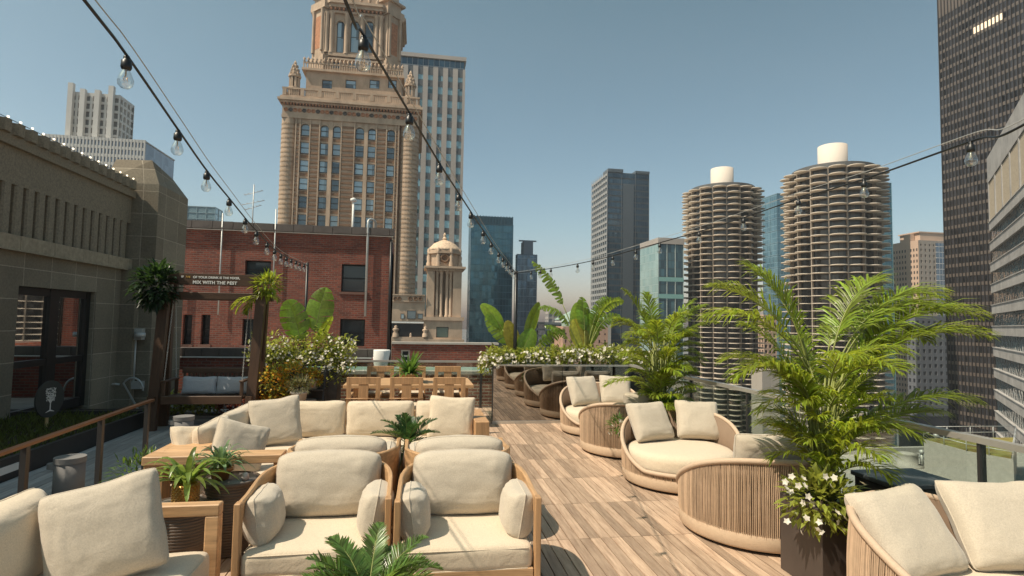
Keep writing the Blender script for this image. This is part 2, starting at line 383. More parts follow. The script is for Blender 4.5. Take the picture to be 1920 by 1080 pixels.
# ------------------------------------------------------------------ plants helpers
def blade(mb, p, d, up, L, W, droop=.3, n=4, fold=.25, prof=None, mi=None, twist=0.):
    d = Vector(d).normalized(); up = Vector(up); s = d.cross(up)
    if s.length < 1e-4: s = d.orthogonal()
    s.normalize(); u = s.cross(d).normalized()
    if twist: q = Matrix.Rotation(twist, 3, d); s = q @ s; u = q @ u
    vs = []; q = Vector(p)
    for i in range(n+1):
        t = i/n
        wd = W*(prof(t) if prof else max(0.03, math.sin(PI*min(1, t*.93+.07))**.7))*.5
        vs += [q - s*wd + u*(fold*wd), q.copy(), q + s*wd + u*(fold*wd)]
        dd = (d + Vector((0,0,-1))*(droop*(t**1.3)*2)).normalized(); q = q + dd*(L/n)
        u2 = s.cross(dd).normalized(); u = u2
    fs = []
    for i in range(n):
        a = i*3; fs += [(a, a+1, a+4, a+3), (a+1, a+2, a+5, a+4)]
    mb.add(vs, fs, mi, True)
def arc(p, az, el, L, arch, n=14):
    pts = [Vector(p)]; e = el
    for i in range(n):
        e = el - arch*((i+.5)/n)**1.4
        pts.append(pts[-1] + Vector((math.cos(az)*math.cos(e), math.sin(az)*math.cos(e), math.sin(e)))*(L/n))
    return pts
def path_at(pts, t):
    x = t*(len(pts)-1); i = min(int(x), len(pts)-2); f = x-i
    return pts[i].lerp(pts[i+1], f), (pts[i+1]-pts[i]).normalized()
def frond(lm, sm, p, az, el, L, arch, nl=40, ll=.35, lw=.025, bare=.3, r=.008, droop=.35, vup=.35, ang=55, rnd=random):
    pts = arc(p, az, el, L, arch)
    sm.tube(pts, [r*(1-.8*i/len(pts)) for i in range(len(pts))], 5)
    for k in range(nl):
        t = bare + (1-bare)*(k+.5)/nl
        q, d = path_at(pts, min(t, .999))
        side = d.cross(Vector((0,0,1)))
        side = side.normalized() if side.length > 1e-3 else Vector((1,0,0))
        u = side.cross(d)
        tt = (t-bare)/(1-bare); env = (math.sin(PI*min(1, tt*.85+.15))**.6)
        a = R(ang - 28*tt + rnd.uniform(-7,7))
        for sgn in (-1, 1):
            dd = d*math.cos(a) + side*(sgn*math.sin(a)) + u*(vup + rnd.uniform(-.15, .15))
            blade(lm, q, dd, u, ll*env*rnd.uniform(.85, 1.1), lw, droop*rnd.uniform(.6, 1.4), 3, .3)
def leafball(mb, c, rad, n, L, W, rnd, droop=.3, squash=(1,1,1)):
    c = Vector(c)
    for i in range(n):
        d = Vector((rnd.gauss(0,1), rnd.gauss(0,1), rnd.gauss(0,1))).normalized()
        rr = rad*rnd.uniform(.45, 1)
        q = c + Vector((d.x*rr*squash[0], d.y*rr*squash[1], d.z*rr*squash[2]))
        dd = (d + Vector((rnd.uniform(-.6,.6), rnd.uniform(-.6,.6), rnd.uniform(-.5,.6)))).normalized()
        blade(mb, q, dd, (0,0,1), L*rnd.uniform(.6,1.2), W*rnd.uniform(.7,1.2), droop, 2, .3)
def flower(mb, c, r, rnd, face=None):
    d = Vector(face or (rnd.uniform(-1,1), rnd.uniform(-1,.2), rnd.uniform(0,1))).normalized()
    s = d.orthogonal().normalized(); a0 = rnd.uniform(0, 6)
    for k in range(5):
        v = Matrix.Rotation(a0+2*PI*k/5, 3, d) @ s
        blade(mb, c, v + d*.25, d, r, r*.75, .05, 2, .1)
def leaf_box(lm, fm, x0, x1, y0, y1, z0, z1, n, L, W, nf, fr, rnd, lump=.1):
    for i in range(n):
        x = rnd.uniform(x0, x1); y = rnd.uniform(y0, y1)
        h = 1 + lump/(z1-z0)*(noise.noise(Vector((x*3.1, y*3.1, 1.7)))*2.2)
        z = z0 + (z1-z0)*h*(rnd.random()**.7)
        edge = min(x-x0, x1-x, y-y0, y1-y)
        dd = Vector((rnd.uniform(-1,1), rnd.uniform(-1,1), rnd.uniform(-.2,1)))
        blade(lm, (x,y,z), dd, (0,0,1), L*rnd.uniform(.6,1.2), W*rnd.uniform(.7,1.2), .25, 2, .3)
    for i in range(nf):
        x = rnd.uniform(x0-.03, x1+.03); y = rnd.uniform(y0-.05, y1) if rnd.random() < .4 else y0-rnd.uniform(0,.08)
        h = 1 + lump/(z1-z0)*(noise.noise(Vector((x*3.1, y*3.1, 1.7)))*2.2)
        z = z0 + (z1-z0)*h*rnd.uniform(.35, 1.05)
        flower(fm, Vector((x,y,z)), fr*rnd.uniform(.7,1.2), rnd)

# ------------------------------------------------------------------ cushions
def pillow_mb(w, h, t, seed=0, n=30, plump=1., pinch=.10, crown=0.):
    """knife edge pillow standing on its lower edge: x across, z up, y thick"""
    mb = MB(); grid = []
    for side in (-1, 1):
        for i in range(n+1):
            for j in range(n+1):
                u = -1 + 2*i/n; v = -1 + 2*j/n
                u = math.sin(u*PI/2)*.4 + u*.6; v = math.sin(v*PI/2)*.4 + v*.6
                pu = 1 - pinch*(1-v*v)*abs(u)**3*.8; pv = 1 - pinch*(1-u*u)*abs(v)**3*.8
                # corner ears stay, sides pull in
                prof = max(0, (1-abs(u)**3.2)*(1-abs(v)**3.2))**.42; cr = 1 - .075*(abs(u*v))**5
                sag = -.02*h*(1-u*u)*(1 if v > 0 else .3)*abs(v) + crown*(1-u*u)*max(0, v)**2
                nz = noise.noise(Vector((u*2.2+seed*3.1, v*2.2, side*4+seed)))
                wr = noise.noise(Vector((u*1.2*7+seed, v*2.5, seed*1.7+side*2)))*(abs(u)**1.5) + noise.noise(Vector((u*2.5, v*8+seed*2, seed+side*5)))*(abs(v)**1.5)
                y = side*(t/2*plump*prof*(1 + .05*nz) + prof*.008*wr*min(1, w/.5)*1.7)
                edge = max(abs(u), abs(v))**6
                jx = .007*noise.noise(Vector((v*2.2, seed, 2)))*edge; jz = .007*noise.noise(Vector((u*2.2, seed, 7)))*edge
                mb.v.append(Vector((u*w/2*pu*cr + jx, y, h/2 + v*h/2*pv*cr + sag + jz)))
    m1 = (n+1)*(n+1)
    for s in (0, 1):
        for i in range(n):
            for j in range(n):
                a = s*m1 + i*(n+1)+j; q = [a, a+(n+1), a+(n+1)+1, a+1]
                if s: q.reverse()
                mb.f.append(q); mb.mi.append(0); mb.sm.append(True)
    # seam piping ring
    ring = [(i, 0) for i in range(n)] + [(n, j) for j in range(n)] + [(i, n) for i in range(n, 0, -1)] + [(0, j) for j in range(n, 0, -1)]
    pts = [(mb.v[i*(n+1)+j] + mb.v[m1+i*(n+1)+j])/2 for i, j in ring]
    mb.tube(pts, .0045, 5, closed=True)
    return mb
def rbox_mb(w, d, h, r=.05, n=16, crown=.02, seed=0, wr=.008):
    """boxed seat cushion: rounded edges, crowned top, soft unevenness; base at z=0"""
    mb = MB()
    def put(fx):
        b = len(mb.v)
        for i in range(n+1):
            for j in range(n+1):
                u = math.sin((-1+2*i/n)*PI/2); v = math.sin((-1+2*j/n)*PI/2)
                p = Vector(fx(u, v)); p = Vector((p.x*w/2, p.y*d/2, p.z*h/2))
                q = Vector((max(-w/2+r, min(w/2-r, p.x)), max(-d/2+r, min(d/2-r, p.y)), max(-h/2+r, min(h/2-r, p.z))))
                e = p-q
                if e.length > 1e-6: p = q + e.normalized()*r
                c = (1-(2*p.x/w)**2)*(1-(2*p.y/d)**2)
                if p.z > 0: p.z += crown*max(0, c)**.7*(p.z/(h/2))
                nn = noise.noise(Vector((p.x*4+seed, p.y*4, p.z*4+seed)))
                p += Vector((p.x/w, p.y/d, p.z/h))*nn*wr*2.2
                mb.v.append(p + Vector((0,0,h/2)))
        for i in range(n):
            for j in range(n):
                a = b+i*(n+1)+j; mb.f.append([a, a+n+1, a+n+2, a+1]); mb.mi.append(0); mb.sm.append(True)
    put(lambda u,v: (u,v,1)); put(lambda u,v: (v,u,-1)); put(lambda u,v: (1,u,v)); put(lambda u,v: (-1,v,u)); put(lambda u,v: (v,1,u)); put(lambda u,v: (u,-1,v))
    for z in (r*.45, h-r*.45):
        pts = []
        for k in range(40):
            a = 2*PI*k/40; cx = math.cos(a); cy = math.sin(a)
            s_ = 1/max(abs(cx)/(w/2-.001), abs(cy)/(d/2-.001)); x, y = cx*s_, cy*s_
            if abs(x) > w/2-r and abs(y) > d/2-r:
                qx = math.copysign(w/2-r, x); qy = math.copysign(d/2-r, y); e = Vector((x-qx, y-qy)); e.normalize(); x, y = qx+e.x*r, qy+e.y*r
            pts.append((x*.99, y*.99, z))
        mb.tube(pts, .004, 4, closed=True)
    return mb
def pillow(label, cat, w, h, t, loc, rz=0., lean=0., roll=0., m=None, seed=None, group=None, parent=None, name='throw_pillow', plump=1., pinch=.1, crown=0.):
    seed = seed if seed is not None else random.random()*50
    mb = pillow_mb(w, h, t, seed, plump=plump, pinch=pinch, crown=crown)
    M = Matrix.Translation(Vector(loc)) @ Matrix.Rotation(rz, 4, 'Z') @ Matrix.Rotation(lean, 4, 'X') @ Matrix.Rotation(roll, 4, 'Y')
    if parent is not None:
        mb.v = [M @ v for v in mb.v]
        return mb.build(name, m or LINEN, parent)
    o = mb.build(name, m or LINEN); o.matrix_world = M
    o.location = M.translation; o.rotation_euler = M.to_euler()
    return tag(o, label, cat, group)
def seatc(w, d, h, x, y, z, parent, name='seat_cushion', m=None, rz=0., seed=0, r=.05, crown=.02):
    mb = rbox_mb(w, d, h, r=r, seed=seed, crown=crown)
    M = Matrix.Translation(Vector((x, y, z))) @ Matrix.Rotation(rz, 4, 'Z')
    mb.v = [M @ v for v in mb.v]
    return mb.build(name, m or LINEN, parent)
# =================================================================== SETTING
DY0, DY1 = -1.5, 10.35
def boards(x0, x1, y0, y1, bw, seam, z, th=.022, gap=.006, y_off=0.):
    mb = MB(); rnd = random.Random(3); x = x0
    while x < x1-.02:
        y = y0 + y_off
        ys = [y0]
        while y < y1: 
            if y > y0: ys.append(y)
            y += seam
        ys.append(y1)
        for a, b in zip(ys[:-1], ys[1:]):
            dz = rnd.uniform(-.0012, .0012)
            mb.box(x+gap/2, min(x1, x+bw)-gap/2, a+.003, b-.003, z-th+dz, z+dz)
        x += bw
    return mb
struct('deck', boards(-2.72, 4.12, DY0, 12.3, .094, .93, 0., gap=.009, y_off=.72), DECK)
mb = MB(); mb.box(-8, 4.5, -3, 12.6, -.3, -.03); struct('deck_base', mb, SOIL)
struct('path', boards(-4.42, -2.74, DY0, 12.2, .12, 1.5, 0.004), GREYDECK)
mb = MB(); mb.box(-8, 4.6, -3, 13.0, -104.6, -.31); struct('lower_building_mass', mb, CONC)
mb = MB(); mb.add([(-5000,-3000,-105),(5000,-3000,-105),(5000,7000,-105),(-5000,7000,-105)], [(0,1,2,3)])
struct('ground', mb, mat('city_ground', (.13,.13,.13), rough=.95, var=.35, vs=.02))
# roof sheet of the neighbouring lower block behind the terrace
mb = MB(); mb.box(-16, 3.4, 13.25, 21.9, -.6, -.25); struct('lower_roof', mb, PAVER)

# ------------------------------------------------------------------ left stone building
XW = -6.5
sb = thing('stone_building', 'dark granite building along the left edge with ribbed stone frieze and tall black glass doors', 'building', (XW, 7, 0))
mb = MB()
mb.box(XW-3, XW, -3, PX(25,687,XW).y, -.3, 2.87); mb.box(XW-3, XW, 12.78, 13.95, -.3, 2.87)
mb.box(XW-3, XW, PX(25,687,XW).y, 12.78, 2.3, 2.87)
mb.box(XW-.5, XW-.12, -3, 13.95, 3.1, 3.92); mb.box(XW-3, XW-.5, -3, 13.95, 2.87, 4.5)
mb.build('wall', GRANITE, sb)
mb = MB(); mb.box(XW-.5, XW+.02, -3, 13.95, 3.92, 4.5); mb.build('plain_band', GRANPL, sb)
mb = MB()
y = -2.0
while y < 13.9:
    L_ = .88; mb.box(XW-.12, XW+.10, y, y+L_-.008, 2.87, 3.10); y += L_
mb.box(XW-.5, XW+.13, -3, 13.95, 2.845, 2.869)
mb.build('ledge', GRANBD, sb)
mb = MB(); mb.box(XW-.5, XW+.10, -3, 13.95, 4.5, 4.66); mb.build('parapet_band', GRANPL, sb)
mb = MB()
y = -2.9
while y < 13.8: mb.prism([(XW-.4, y), (XW+.05, y), (XW+.17, y+.08), (XW+.17, y+.22), (XW+.05, y+.30), (XW-.4, y+.30)], 4.66, 4.85); y += .305
mb.build('cornice', GRANPL, sb)
for k in range(36):
    y = 13.85 - .28*k - .14
    if y < 4: break
    mb = MB(); mb.prism([(XW-.12, y-.095), (XW-.01, y-.095), (XW+.02, y-.07), (XW+.02, y+.07), (XW-.01, y+.095), (XW-.12, y+.095)], 3.10, 3.92); mb.build('frieze_rib', GRANPL, sb)
# end pier with chamfered top
mb = MB(); px0, px1 = XW+.0, -5.93
mb.box(XW-.6, px1, 13.95, 15.6, -.3, 4.85)
mb.add([(XW-.6,13.95,4.85),(px1,13.95,4.85),(px1,15.6,4.85),(XW-.6,15.6,4.85),(XW-.45,14.15,5.42),(px1-.22,14.05,5.42),(px1-.3,15.4,5.3),(XW-.45,15.4,5.42)], [(0,1,5,4),(1,2,6,5),(2,3,7,6),(3,0,4,7),(4,5,6,7)])
mb.build('end_pier', GRANITE, sb)
mb = MB(); mb.box(XW-.35, XW+.3, 13.72, 13.94, -.3, 2.87); mb.build('pilaster', GRANITE, sb)
# glazed doors
y0 = PX(25,687,XW).y; y1 = 12.78
zb = .02
for (a, b) in ((y0, y0+(y1-y0)*.5), (y0+(y1-y0)*.5, y1)):
    mbf = MB()
    for yy in (a, b-.13): mbf.box(XW-.22, XW-.10, yy, yy+.13, zb, 2.298)
    for zz, h_ in ((zb, .18), (.92, .11), (2.16, .138)): mbf.box(XW-.21, XW-.11, a+.13, b-.13, zz, zz+h_)
    wf = mbf.build('window', BLACK, sb)
    mbg = MB(); mbg.box(XW-.17, XW-.155, a+.131, b-.131, zb+.181, 2.159); mbg.build('pane', WMIRROR, wf)
mb = MB(); mb.box(XW-2.9, XW-1.2, y0-.5, y1+.5, -.2, 2.6); mb.build('interior', BLACK, sb)
# wiring on the pier
mb = MB(); xx = -5.98; yy = 13.86
mb.tube([(-6.2, yy, 1.35), (-6.2, yy, .35)], .025, 8); mb.box(-6.3, -6.05, 13.78, 13.94, 1.3, 1.55)
mb.lathe([(.0,0),(.11,0),(.11,.1),(0,.1)], (-6.05, 13.7, 1.36), 16)
mb.box(-6.35, -6.0, 13.76, 13.94, .22, .38)
def hoop(c, r, h):
    return [(c[0]-r+ r*(1-math.cos(a)), c[1], c[2]+h*math.sin(a)) for a in [PI*k/12 for k in range(13)]]
mb.tube([(-6.75, 13.6, -.6), (-6.75, 13.6, .1)]+[(-6.45-.3*math.cos(a), 13.6, .1+.25*math.sin(a)) for a in [PI*k/10 for k in range(1, 7)]], .022, 8)
mb.tube([(-6.1+.22*math.cos(a), 13.6, .2+.28*math.sin(a)) for a in [PI*k/10 for k in range(0, 9)]]+[(-5.9, 13.6, -.3)], .022, 8)
mb.build('conduit', GALV, sb)
# little lights along the parapet
tg = thing('parapet_lights', 'row of tiny warm lights along the top edge of the stone parapet', 'light string', (XW, 8, 4.86))
WARM, nt_, p_, o_ = newmat('warm_lamp'); p_.inputs['Emission Color'].default_value = (1,.85,.6,1); p_.inputs['Emission Strength'].default_value = 1.6; p_.inputs['Base Color'].default_value = (.9,.85,.7,1)
mb = MB(); mb.tube([(XW+.14, y, 4.868) for y in (3, 8, 13.8)], .006, 5); mb.build('cable', BLACK, tg)
for k in range(40):
    y = 13.7 - .28*k
    if y < 5: break
    mb = MB(); mb.lathe([(.0,0),(.014,.006),(.018,.03),(.012,.036),(0,.04)], (XW+.14, y, 4.87), 8); mb.build('lamp', WARM, tg)

# planting bed along the wall
bed = thing('planting_bed', 'long dark metal trough of low grass at the foot of the stone wall', 'planter', (-4.5, 6, 0))
mb = MB(); mb.box(-4.50, -4.44, -1, 10.6, -.02, .24); mb.box(-6.44, -4.5, 10.55, 10.6, -.02, .24); mb.build('kerb', DARKM, bed)
mb = MB(); mb.box(-6.46, -4.50, -1, 10.55, -.02, .17); mb.build('soil', SOIL, bed)
mb = MB(); mb.box(-4.437, -4.425, 6.85, 7.35, .08, .16); mb.build('marker_light', WHITEP, bed)
rnd = random.Random(11); mb = MB()
for i in range(5200):
    x = rnd.uniform(-6.3, -4.52); y = rnd.uniform(4.5, 10.5)
    blade(mb, (x,y,.16), (rnd.uniform(-.6,.6), rnd.uniform(-.6,.6), 1), (0,1,0), rnd.uniform(.05,.17), .014, .4, 2)
o = mb.build('grass', GRASS, bed); o['kind'] = 'stuff'
# round paddle sign
q = PX(93, 748, -5.35)
ps = thing('paddle_sign', 'round charcoal paddle with a white tree emblem on a wooden stick in the planting bed', 'sign', (q.x, q.y, .17), R(-12))
fwd = (Vector((0,0,1.3))-q); fwd.z = 0; fwd.normalize()
Mx = Matrix.Translation(q) @ Matrix.Rotation(math.atan2(fwd.y, fwd.x)+PI/2 + R(52), 4, 'Z')
mb = MB(Mx); pr = .265; n = 40
mb.add([(pr*math.cos(2*PI*k/n), -.012, pr*1.02*math.sin(2*PI*k/n)) for k in range(n)]+[(pr*math.cos(2*PI*k/n), .012, pr*1.02*math.sin(2*PI*k/n)) for k in range(n)],
       [tuple(range(n)), tuple(range(2*n-1, n-1, -1))]+[(k, n+k, n+(k+1)%n, (k+1)%n) for k in range(n)])
mb.build('board', mat('charcoal_board', (.045,.047,.042), rough=.7), ps)
mb = MB(Mx); mb.M = Mx @ Matrix.Translation((0,-.016,0)); rnd = random.Random(5)
def dot(x, z, a, l, w_):
    c, s = math.cos(a), math.sin(a)
    P_ = [(-l,0),(-l*.4,-w_),(l*.4,-w_),(l,0),(l*.4,w_),(-l*.4,w_)]
    mb.add([(x+px*c-pz*s, 0, z+px*s+pz*c) for px,pz in P_], [tuple(range(6))])
for i in range(170):
    for _ in range(8):
        x, z = rnd.uniform(-.13,.13), rnd.uniform(-.03,.16)
        if abs(x) < .075+.35*(z+.03)*.45 and (x/.15)**2+((z-.06)/.115)**2 < 1: break
    dot(x, z, rnd.uniform(0,PI), .013, .0048)
mb.prism; 
def strip(a, b, wa, wb):
    d = Vector((b[0]-a[0], b[1]-a[1])); nn = Vector((-d.y, d.x)).normalized()
    mb.add([(a[0]-nn.x*wa,-.0005,a[1]-nn.y*wa),(a[0]+nn.x*wa,-.0005,a[1]+nn.y*wa),(b[0]+nn.x*wb,-.0005,b[1]+nn.y*wb),(b[0]-nn.x*wb,-.0005,b[1]-nn.y*wb)], [(0,1,2,3)])
strip((0,-.165),(0,-.04),.012,.009); strip((0,-.165),(-.08,-.19),.012,.003); strip((0,-.165),(.08,-.19),.012,.003)
for bx, bz in ((-.07,.03),(-.03,.06),(.03,.05),(.075,.03),(0,.08)): strip((0,-.06),(bx,bz),.008,.003)
mb.build('tree_emblem', WHITEP, ps)
mb = MB(Mx); mb.box(-.022,.022,.013,.03,-q.z+.12,-.1); mb.build('stick', mat('pale_wood', (.6,.42,.2), rough=.6), ps)

# handrail
hr = thing('handrail', 'brown metal handrail on square posts beside the grey plank walkway', 'railing', (-2.85, 5, 0))
A = Vector((-2.62, 2.2, .9)); B = Vector((-2.92, 6.99, .9))
mb = MB(); mb.bar(A, B, .05, .022); mb.build('rail', BRONZE, hr)
for px in (48, 190, 277):
    t = 0
    # walk along the rail to the spot seen in the photo
    best = min([A.lerp(B, k/400) for k in range(401)], key=lambda p: abs((960+CAMF*((p-CP).dot(RT)/(p-CP).dot(FW)))-px))
    mb = MB(); mb.box(best.x-.02, best.x+.02, best.y-.022, best.y+.022, 0, .888); mb.build('post', DARKM, hr)

# stools (bollards)
def bollard(q, label):
    t = thing('bollard', label, 'bollard', (q.x, q.y, 0), 0, 'round grey bollards on the walkway')
    mb = MB(); mb.lathe([(.0,0),(.13,0),(.13,.36),(.0,.36)], (q.x,q.y,0.005), 28, sm=True); mb.build('column', CONCG, t)
    mb = MB(); mb.prism([(q.x+.136*math.cos(2*PI*k/36), q.y+.136*math.sin(2*PI*k/36)) for k in range(36)], .366, .42); mb.build('cap', CONCG, t)
    mb = MB(); mb.prism([(q.x-.05+.15*math.cos(2*PI*k/24), q.y+.10*math.sin(2*PI*k/24)) for k in range(24)], .31, .359); mb.build('lamp_head', CONCG, t)
bollard(PZ(132,856,.42), 'short round grey bollard with flat cap between the two nearest handrail posts')
bollard(PZ(345,780,.42), 'farther round pale bollard with flat cap beside the sofa end and swing planter')

# ------------------------------------------------------------------ glass guard on the right
gr = thing('glass_railing', 'frameless glass guard with pale metal cap rail along the right edge of the deck', 'railing', (4.0, 6, 0))
mb = MB(); mb.box(3.965, 4.035, -1, 10.28, 1.04, 1.085); mb.build('cap_rail', STEEL, gr)
mb = MB(); mb.box(3.95, 4.05, -1, 10.28, 0, .07); mb.build('shoe', STEEL, gr)
ysp = [-.9, .6, 2.05, 3.5, 4.95, 6.4, 7.85, 9.3, 10.27]
for a, b in zip(ysp[:-1], ysp[1:]):
    mb = MB(); mb.box(3.993, 4.007, a+.012, b-.012, .071, 1.039); mb.build('glass_panel', GLASS, gr)
for y in ysp[1:-1]:
    mb = MB(); mb.box(3.975, 4.03, y-.011, y+.011, .07, 1.04); mb.build('post', DARKM, gr)
# reflective screen at the far right
y0 = 10.26
gs = thing('glass_screen', 'dark mirror-like glass screen mirroring the rope chairs, below the white flowering hedge', 'screen', (2.6, y0, 0))
mb = MB(); mb.box(1.37, 3.95, y0-.02, y0+.02, 1.04, 1.07); mb.build('cap_rail', STEEL, gs)
mb = MB(); mb.box(1.37, 3.95, y0-.03, y0+.03, 0.0, .05); mb.build('shoe', STEEL, gs)
for a, b in ((1.38, 2.66), (2.67, 3.94)):
    mb = MB(); mb.box(a, b, y0-.006, y0+.006, .051, 1.039); mb.build('glass_panel', MIRROR, gs)
mb = MB(); mb.box(1.362, 1.378, y0-.02, y0+.02, .0, 1.07); mb.build('post', DARKM, gs)
# rear glass guard
yr = 12.15
rg = thing('rear_railing', 'clear glass guard with thin cap rail behind the dining table', 'railing', (-.5, yr, 0))
mb = MB(); mb.box(-2.3, 1.40, yr-.03, yr+.03, .96, 1.0); mb.box(1.34, 1.40, 10.30, yr-.03, .96, 1.0); mb.build('cap_rail', STEEL, rg)
for a, b in ((-2.25,-1.1),(-1.09,.1),(.11,1.34)):
    mb = MB(); mb.box(a, b, yr-.006, yr+.006, .05, .96); mb.build('glass_panel', GLASS, rg)
mb = MB(); mb.box(1.364, 1.376, 10.32, yr-.04, .05, .96); mb.build('glass_panel', GLASS, rg)
for x in (-2.28, -.5, 1.37):
    mb = MB(); mb.box(x-.03, x+.03, yr-.028, yr+.028, 0, .959); mb.build('post', DARKM, rg)

# ------------------------------------------------------------------ pergola swing
YP = 10.2
pg = thing('swing_frame', 'dark timber swing frame with plain crossbeam and lettered board', 'swing frame', (-3.4, YP, 0))
for x, xb in ((-4.12, -4.17), (-2.62, -2.70)):
    for dy in (-1, 1):
        mb = MB(); mb.bar((xb, YP+.22*dy, 0), (x, YP+.08*dy, 2.22), .15, .10, up=(0,1,0)); mb.build('leg', DARKW, pg)
    mb = MB(); mb.box(xb-.05, xb+.05, YP-.3, YP+.3, .45, .55); mb.build('brace', DARKW, pg)
mb = MB(); mb.cbox(-4.3, -2.45, YP-.05, YP+.05, 2.12, 2.25); mb.build('crossbeam', DARKWX, pg)
mb = MB(); mb.cbox(-4.06, -2.62, YP-.16, YP-.135, 2.36, 2.555, .003); bd = mb.build('sign_board', DARKWX, pg)
mb = MB(); mb.box(-3.98, -3.93, YP-.13, YP-.05, 2.2, 2.5); mb.box(-2.75, -2.70, YP-.13, YP-.05, 2.2, 2.5); mb.build('bracket', DARKWX, pg)
def text_mesh(s, size, loc, mt, parent, name, bold=0., align='LEFT', spacing=1.1, rot=None):
    c = bpy.data.curves.new(name, 'FONT'); c.body = s; c.size = size; c.align_x = align; c.extrude = .0015; c.offset = bold; c.space_character = spacing
    to = bpy.data.objects.new('tmp', c); col.objects.link(to); bpy.context.view_layer.update()
    me = bpy.data.meshes.new_from_object(to.evaluated_get(bpy.context.evaluated_depsgraph_get()))
    bpy.data.objects.remove(to); me.materials.clear(); me.materials.append(mt)
    M = Matrix.Translation(Vector(loc)) @ (rot or Matrix.Rotation(PI/2, 4, 'X')); me.transform(wm(parent).inverted() @ M)
    o = bpy.data.objects.new(name, me); col.objects.link(o); o.parent = parent; return o
GOLD = mat('gold_paint', (.55,.33,.08), rough=.5)
text_mesh('IF', .050, (-3.86, YP-.163, 2.475), WHITEP, bd, 'lettering', .0018)
text_mesh('3/4', .050, (-3.79, YP-.163, 2.475), GOLD, bd, 'lettering', .0018)
text_mesh('OF YOUR DRINK IS THE MIXER,', .0505, (-3.68, YP-.163, 2.475), WHITEP, bd, 'lettering', .0018, spacing=1.03)
text_mesh('MIX WITH THE BEST', .070, (-3.68, YP-.163, 2.385), WHITEP, bd, 'lettering', .0028, spacing=1.08)
sw = thing('porch_swing', 'dark wooden porch swing hung on chains from the timber frame', 'swing', (-3.4, YP, .45))
mb = MB(); mb.cbox(-4.02,-2.80,YP-.28,YP+.25,.50,.54); mb.cbox(-4.02,-2.80,YP-.30,YP-.27,.43,.56); mb.build('seat', DARKWX, sw)
mb = MB(); mb.cbox(-3.92,-2.86,YP+.24,YP+.28,.88,.97); mb.cbox(-3.92,-2.86,YP+.24,YP+.28,.55,.60)
for k in range(15): x = -3.9+.072*k; mb.box(x, x+.035, YP+.245, YP+.27, .60, .88)
mb.build('backrest', DARKWX, sw)
for x in (-4.0, -2.82):
    mb = MB(); mb.cbox(x-.035, x+.035, YP-.3, YP+.28, .78, .81); mb.cbox(x-.025, x+.025, YP-.27, YP-.23, .54, .78); mb.cbox(x-.025,x+.025,YP+.22,YP+.26,.54,.78); mb.build('armrest', DARKW, sw)
    for dy in (-.25, .22):
        mb = MB(); a = Vector((x, YP+dy, .8)); b = Vector((x, YP+dy*.2, 2.12)); nl = 44
        for k in range(nl):
            c0 = a.lerp(b, (k+.5)/nl); L_ = (b-a).length/nl*.7
            if k % 2: ring = [c0+Vector((.008*math.cos(t), 0, L_*math.sin(t))) for t in [2*PI*i/8 for i in range(8)]]
            else: ring = [c0+Vector((0, .008*math.cos(t), L_*math.sin(t))) for t in [2*PI*i/8 for i in range(8)]]
            mb.tube(ring, .0032, 4, closed=True)
        mb.build('chain', GALV, sw)
pillow('left pale grey cushion on the dark porch swing', 'cushion', .56, .30, .15, (-3.60, YP+.10, .545), 0, R(-12), 0, GREYF, 1.0, 'grey cushions on the porch swing')
pillow('right pale grey cushion on the dark porch swing', 'cushion', .56, .30, .15, (-3.06, YP+.10, .545), 0, R(-12), 0, GREYF, 8.0, 'grey cushions on the porch swing')
# leaf bunches on the frame
rnd = random.Random(21)
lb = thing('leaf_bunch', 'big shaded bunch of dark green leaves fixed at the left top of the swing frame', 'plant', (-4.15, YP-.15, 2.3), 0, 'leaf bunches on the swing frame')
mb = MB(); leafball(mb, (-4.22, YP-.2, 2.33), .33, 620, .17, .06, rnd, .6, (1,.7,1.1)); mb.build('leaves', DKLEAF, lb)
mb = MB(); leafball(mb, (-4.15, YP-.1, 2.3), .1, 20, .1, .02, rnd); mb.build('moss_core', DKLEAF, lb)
lb = thing('leaf_bunch', 'sunlit bunch of spiky green leaves fixed at the right top of the swing frame', 'plant', (-2.6, YP-.15, 2.3), 0, 'leaf bunches on the swing frame')
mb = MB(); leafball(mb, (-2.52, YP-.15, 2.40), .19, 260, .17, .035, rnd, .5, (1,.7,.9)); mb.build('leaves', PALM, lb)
mb = MB(); sm_ = MB()
for az, el, L_ in ((PI*.97, .1, .55), (PI*1.05, -.1, .5), (PI*.9, -.3, .42), (-.3, .3, .3)):
    frond(mb, sm_, (-2.58, YP-.2, 2.2), az, el, L_, 1.3, 12, .2, .035, .25, .006, .6, .1)
mb.build('drooping_frond', PALM, lb); sm_.build('stems', STEM, lb)

# low hedge planter under swing
hp = thing('hedge_planter', 'low dark planter with a yellow green hedge under the porch swing', 'planter', (-4.2, 11.0, 0))
mb = MB(); mb.cbox(-4.7, -2.98, 10.78, 11.3, 0, .10); mb.build('trough', CONCG, hp)
rnd = random.Random(22); mb = MB(); fm = MB()
leaf_box(mb, fm, -4.65, -3.5, 10.80, 11.25, .08, .42, 1300, .10, .045, 0, .03, rnd, .05); o = mb.build('foliage', HEDGE, hp); o['kind'] = 'stuff'
mb = MB(); leaf_box(mb, fm, -3.5, -3.0, 10.80, 11.25, .08, .42, 520, .10, .045, 0, .03, rnd, .05); o = mb.build('red_foliage', REDLEAF, hp); o['kind'] = 'stuff'
mb = MB(); mb.box(-4.4, -2.9, 10.50, 10.70, 0, .06); tag(mb.build('kerb_block', CONCG), 'low grey kerb block on the deck in front of the yellow green hedge planter', 'kerb')

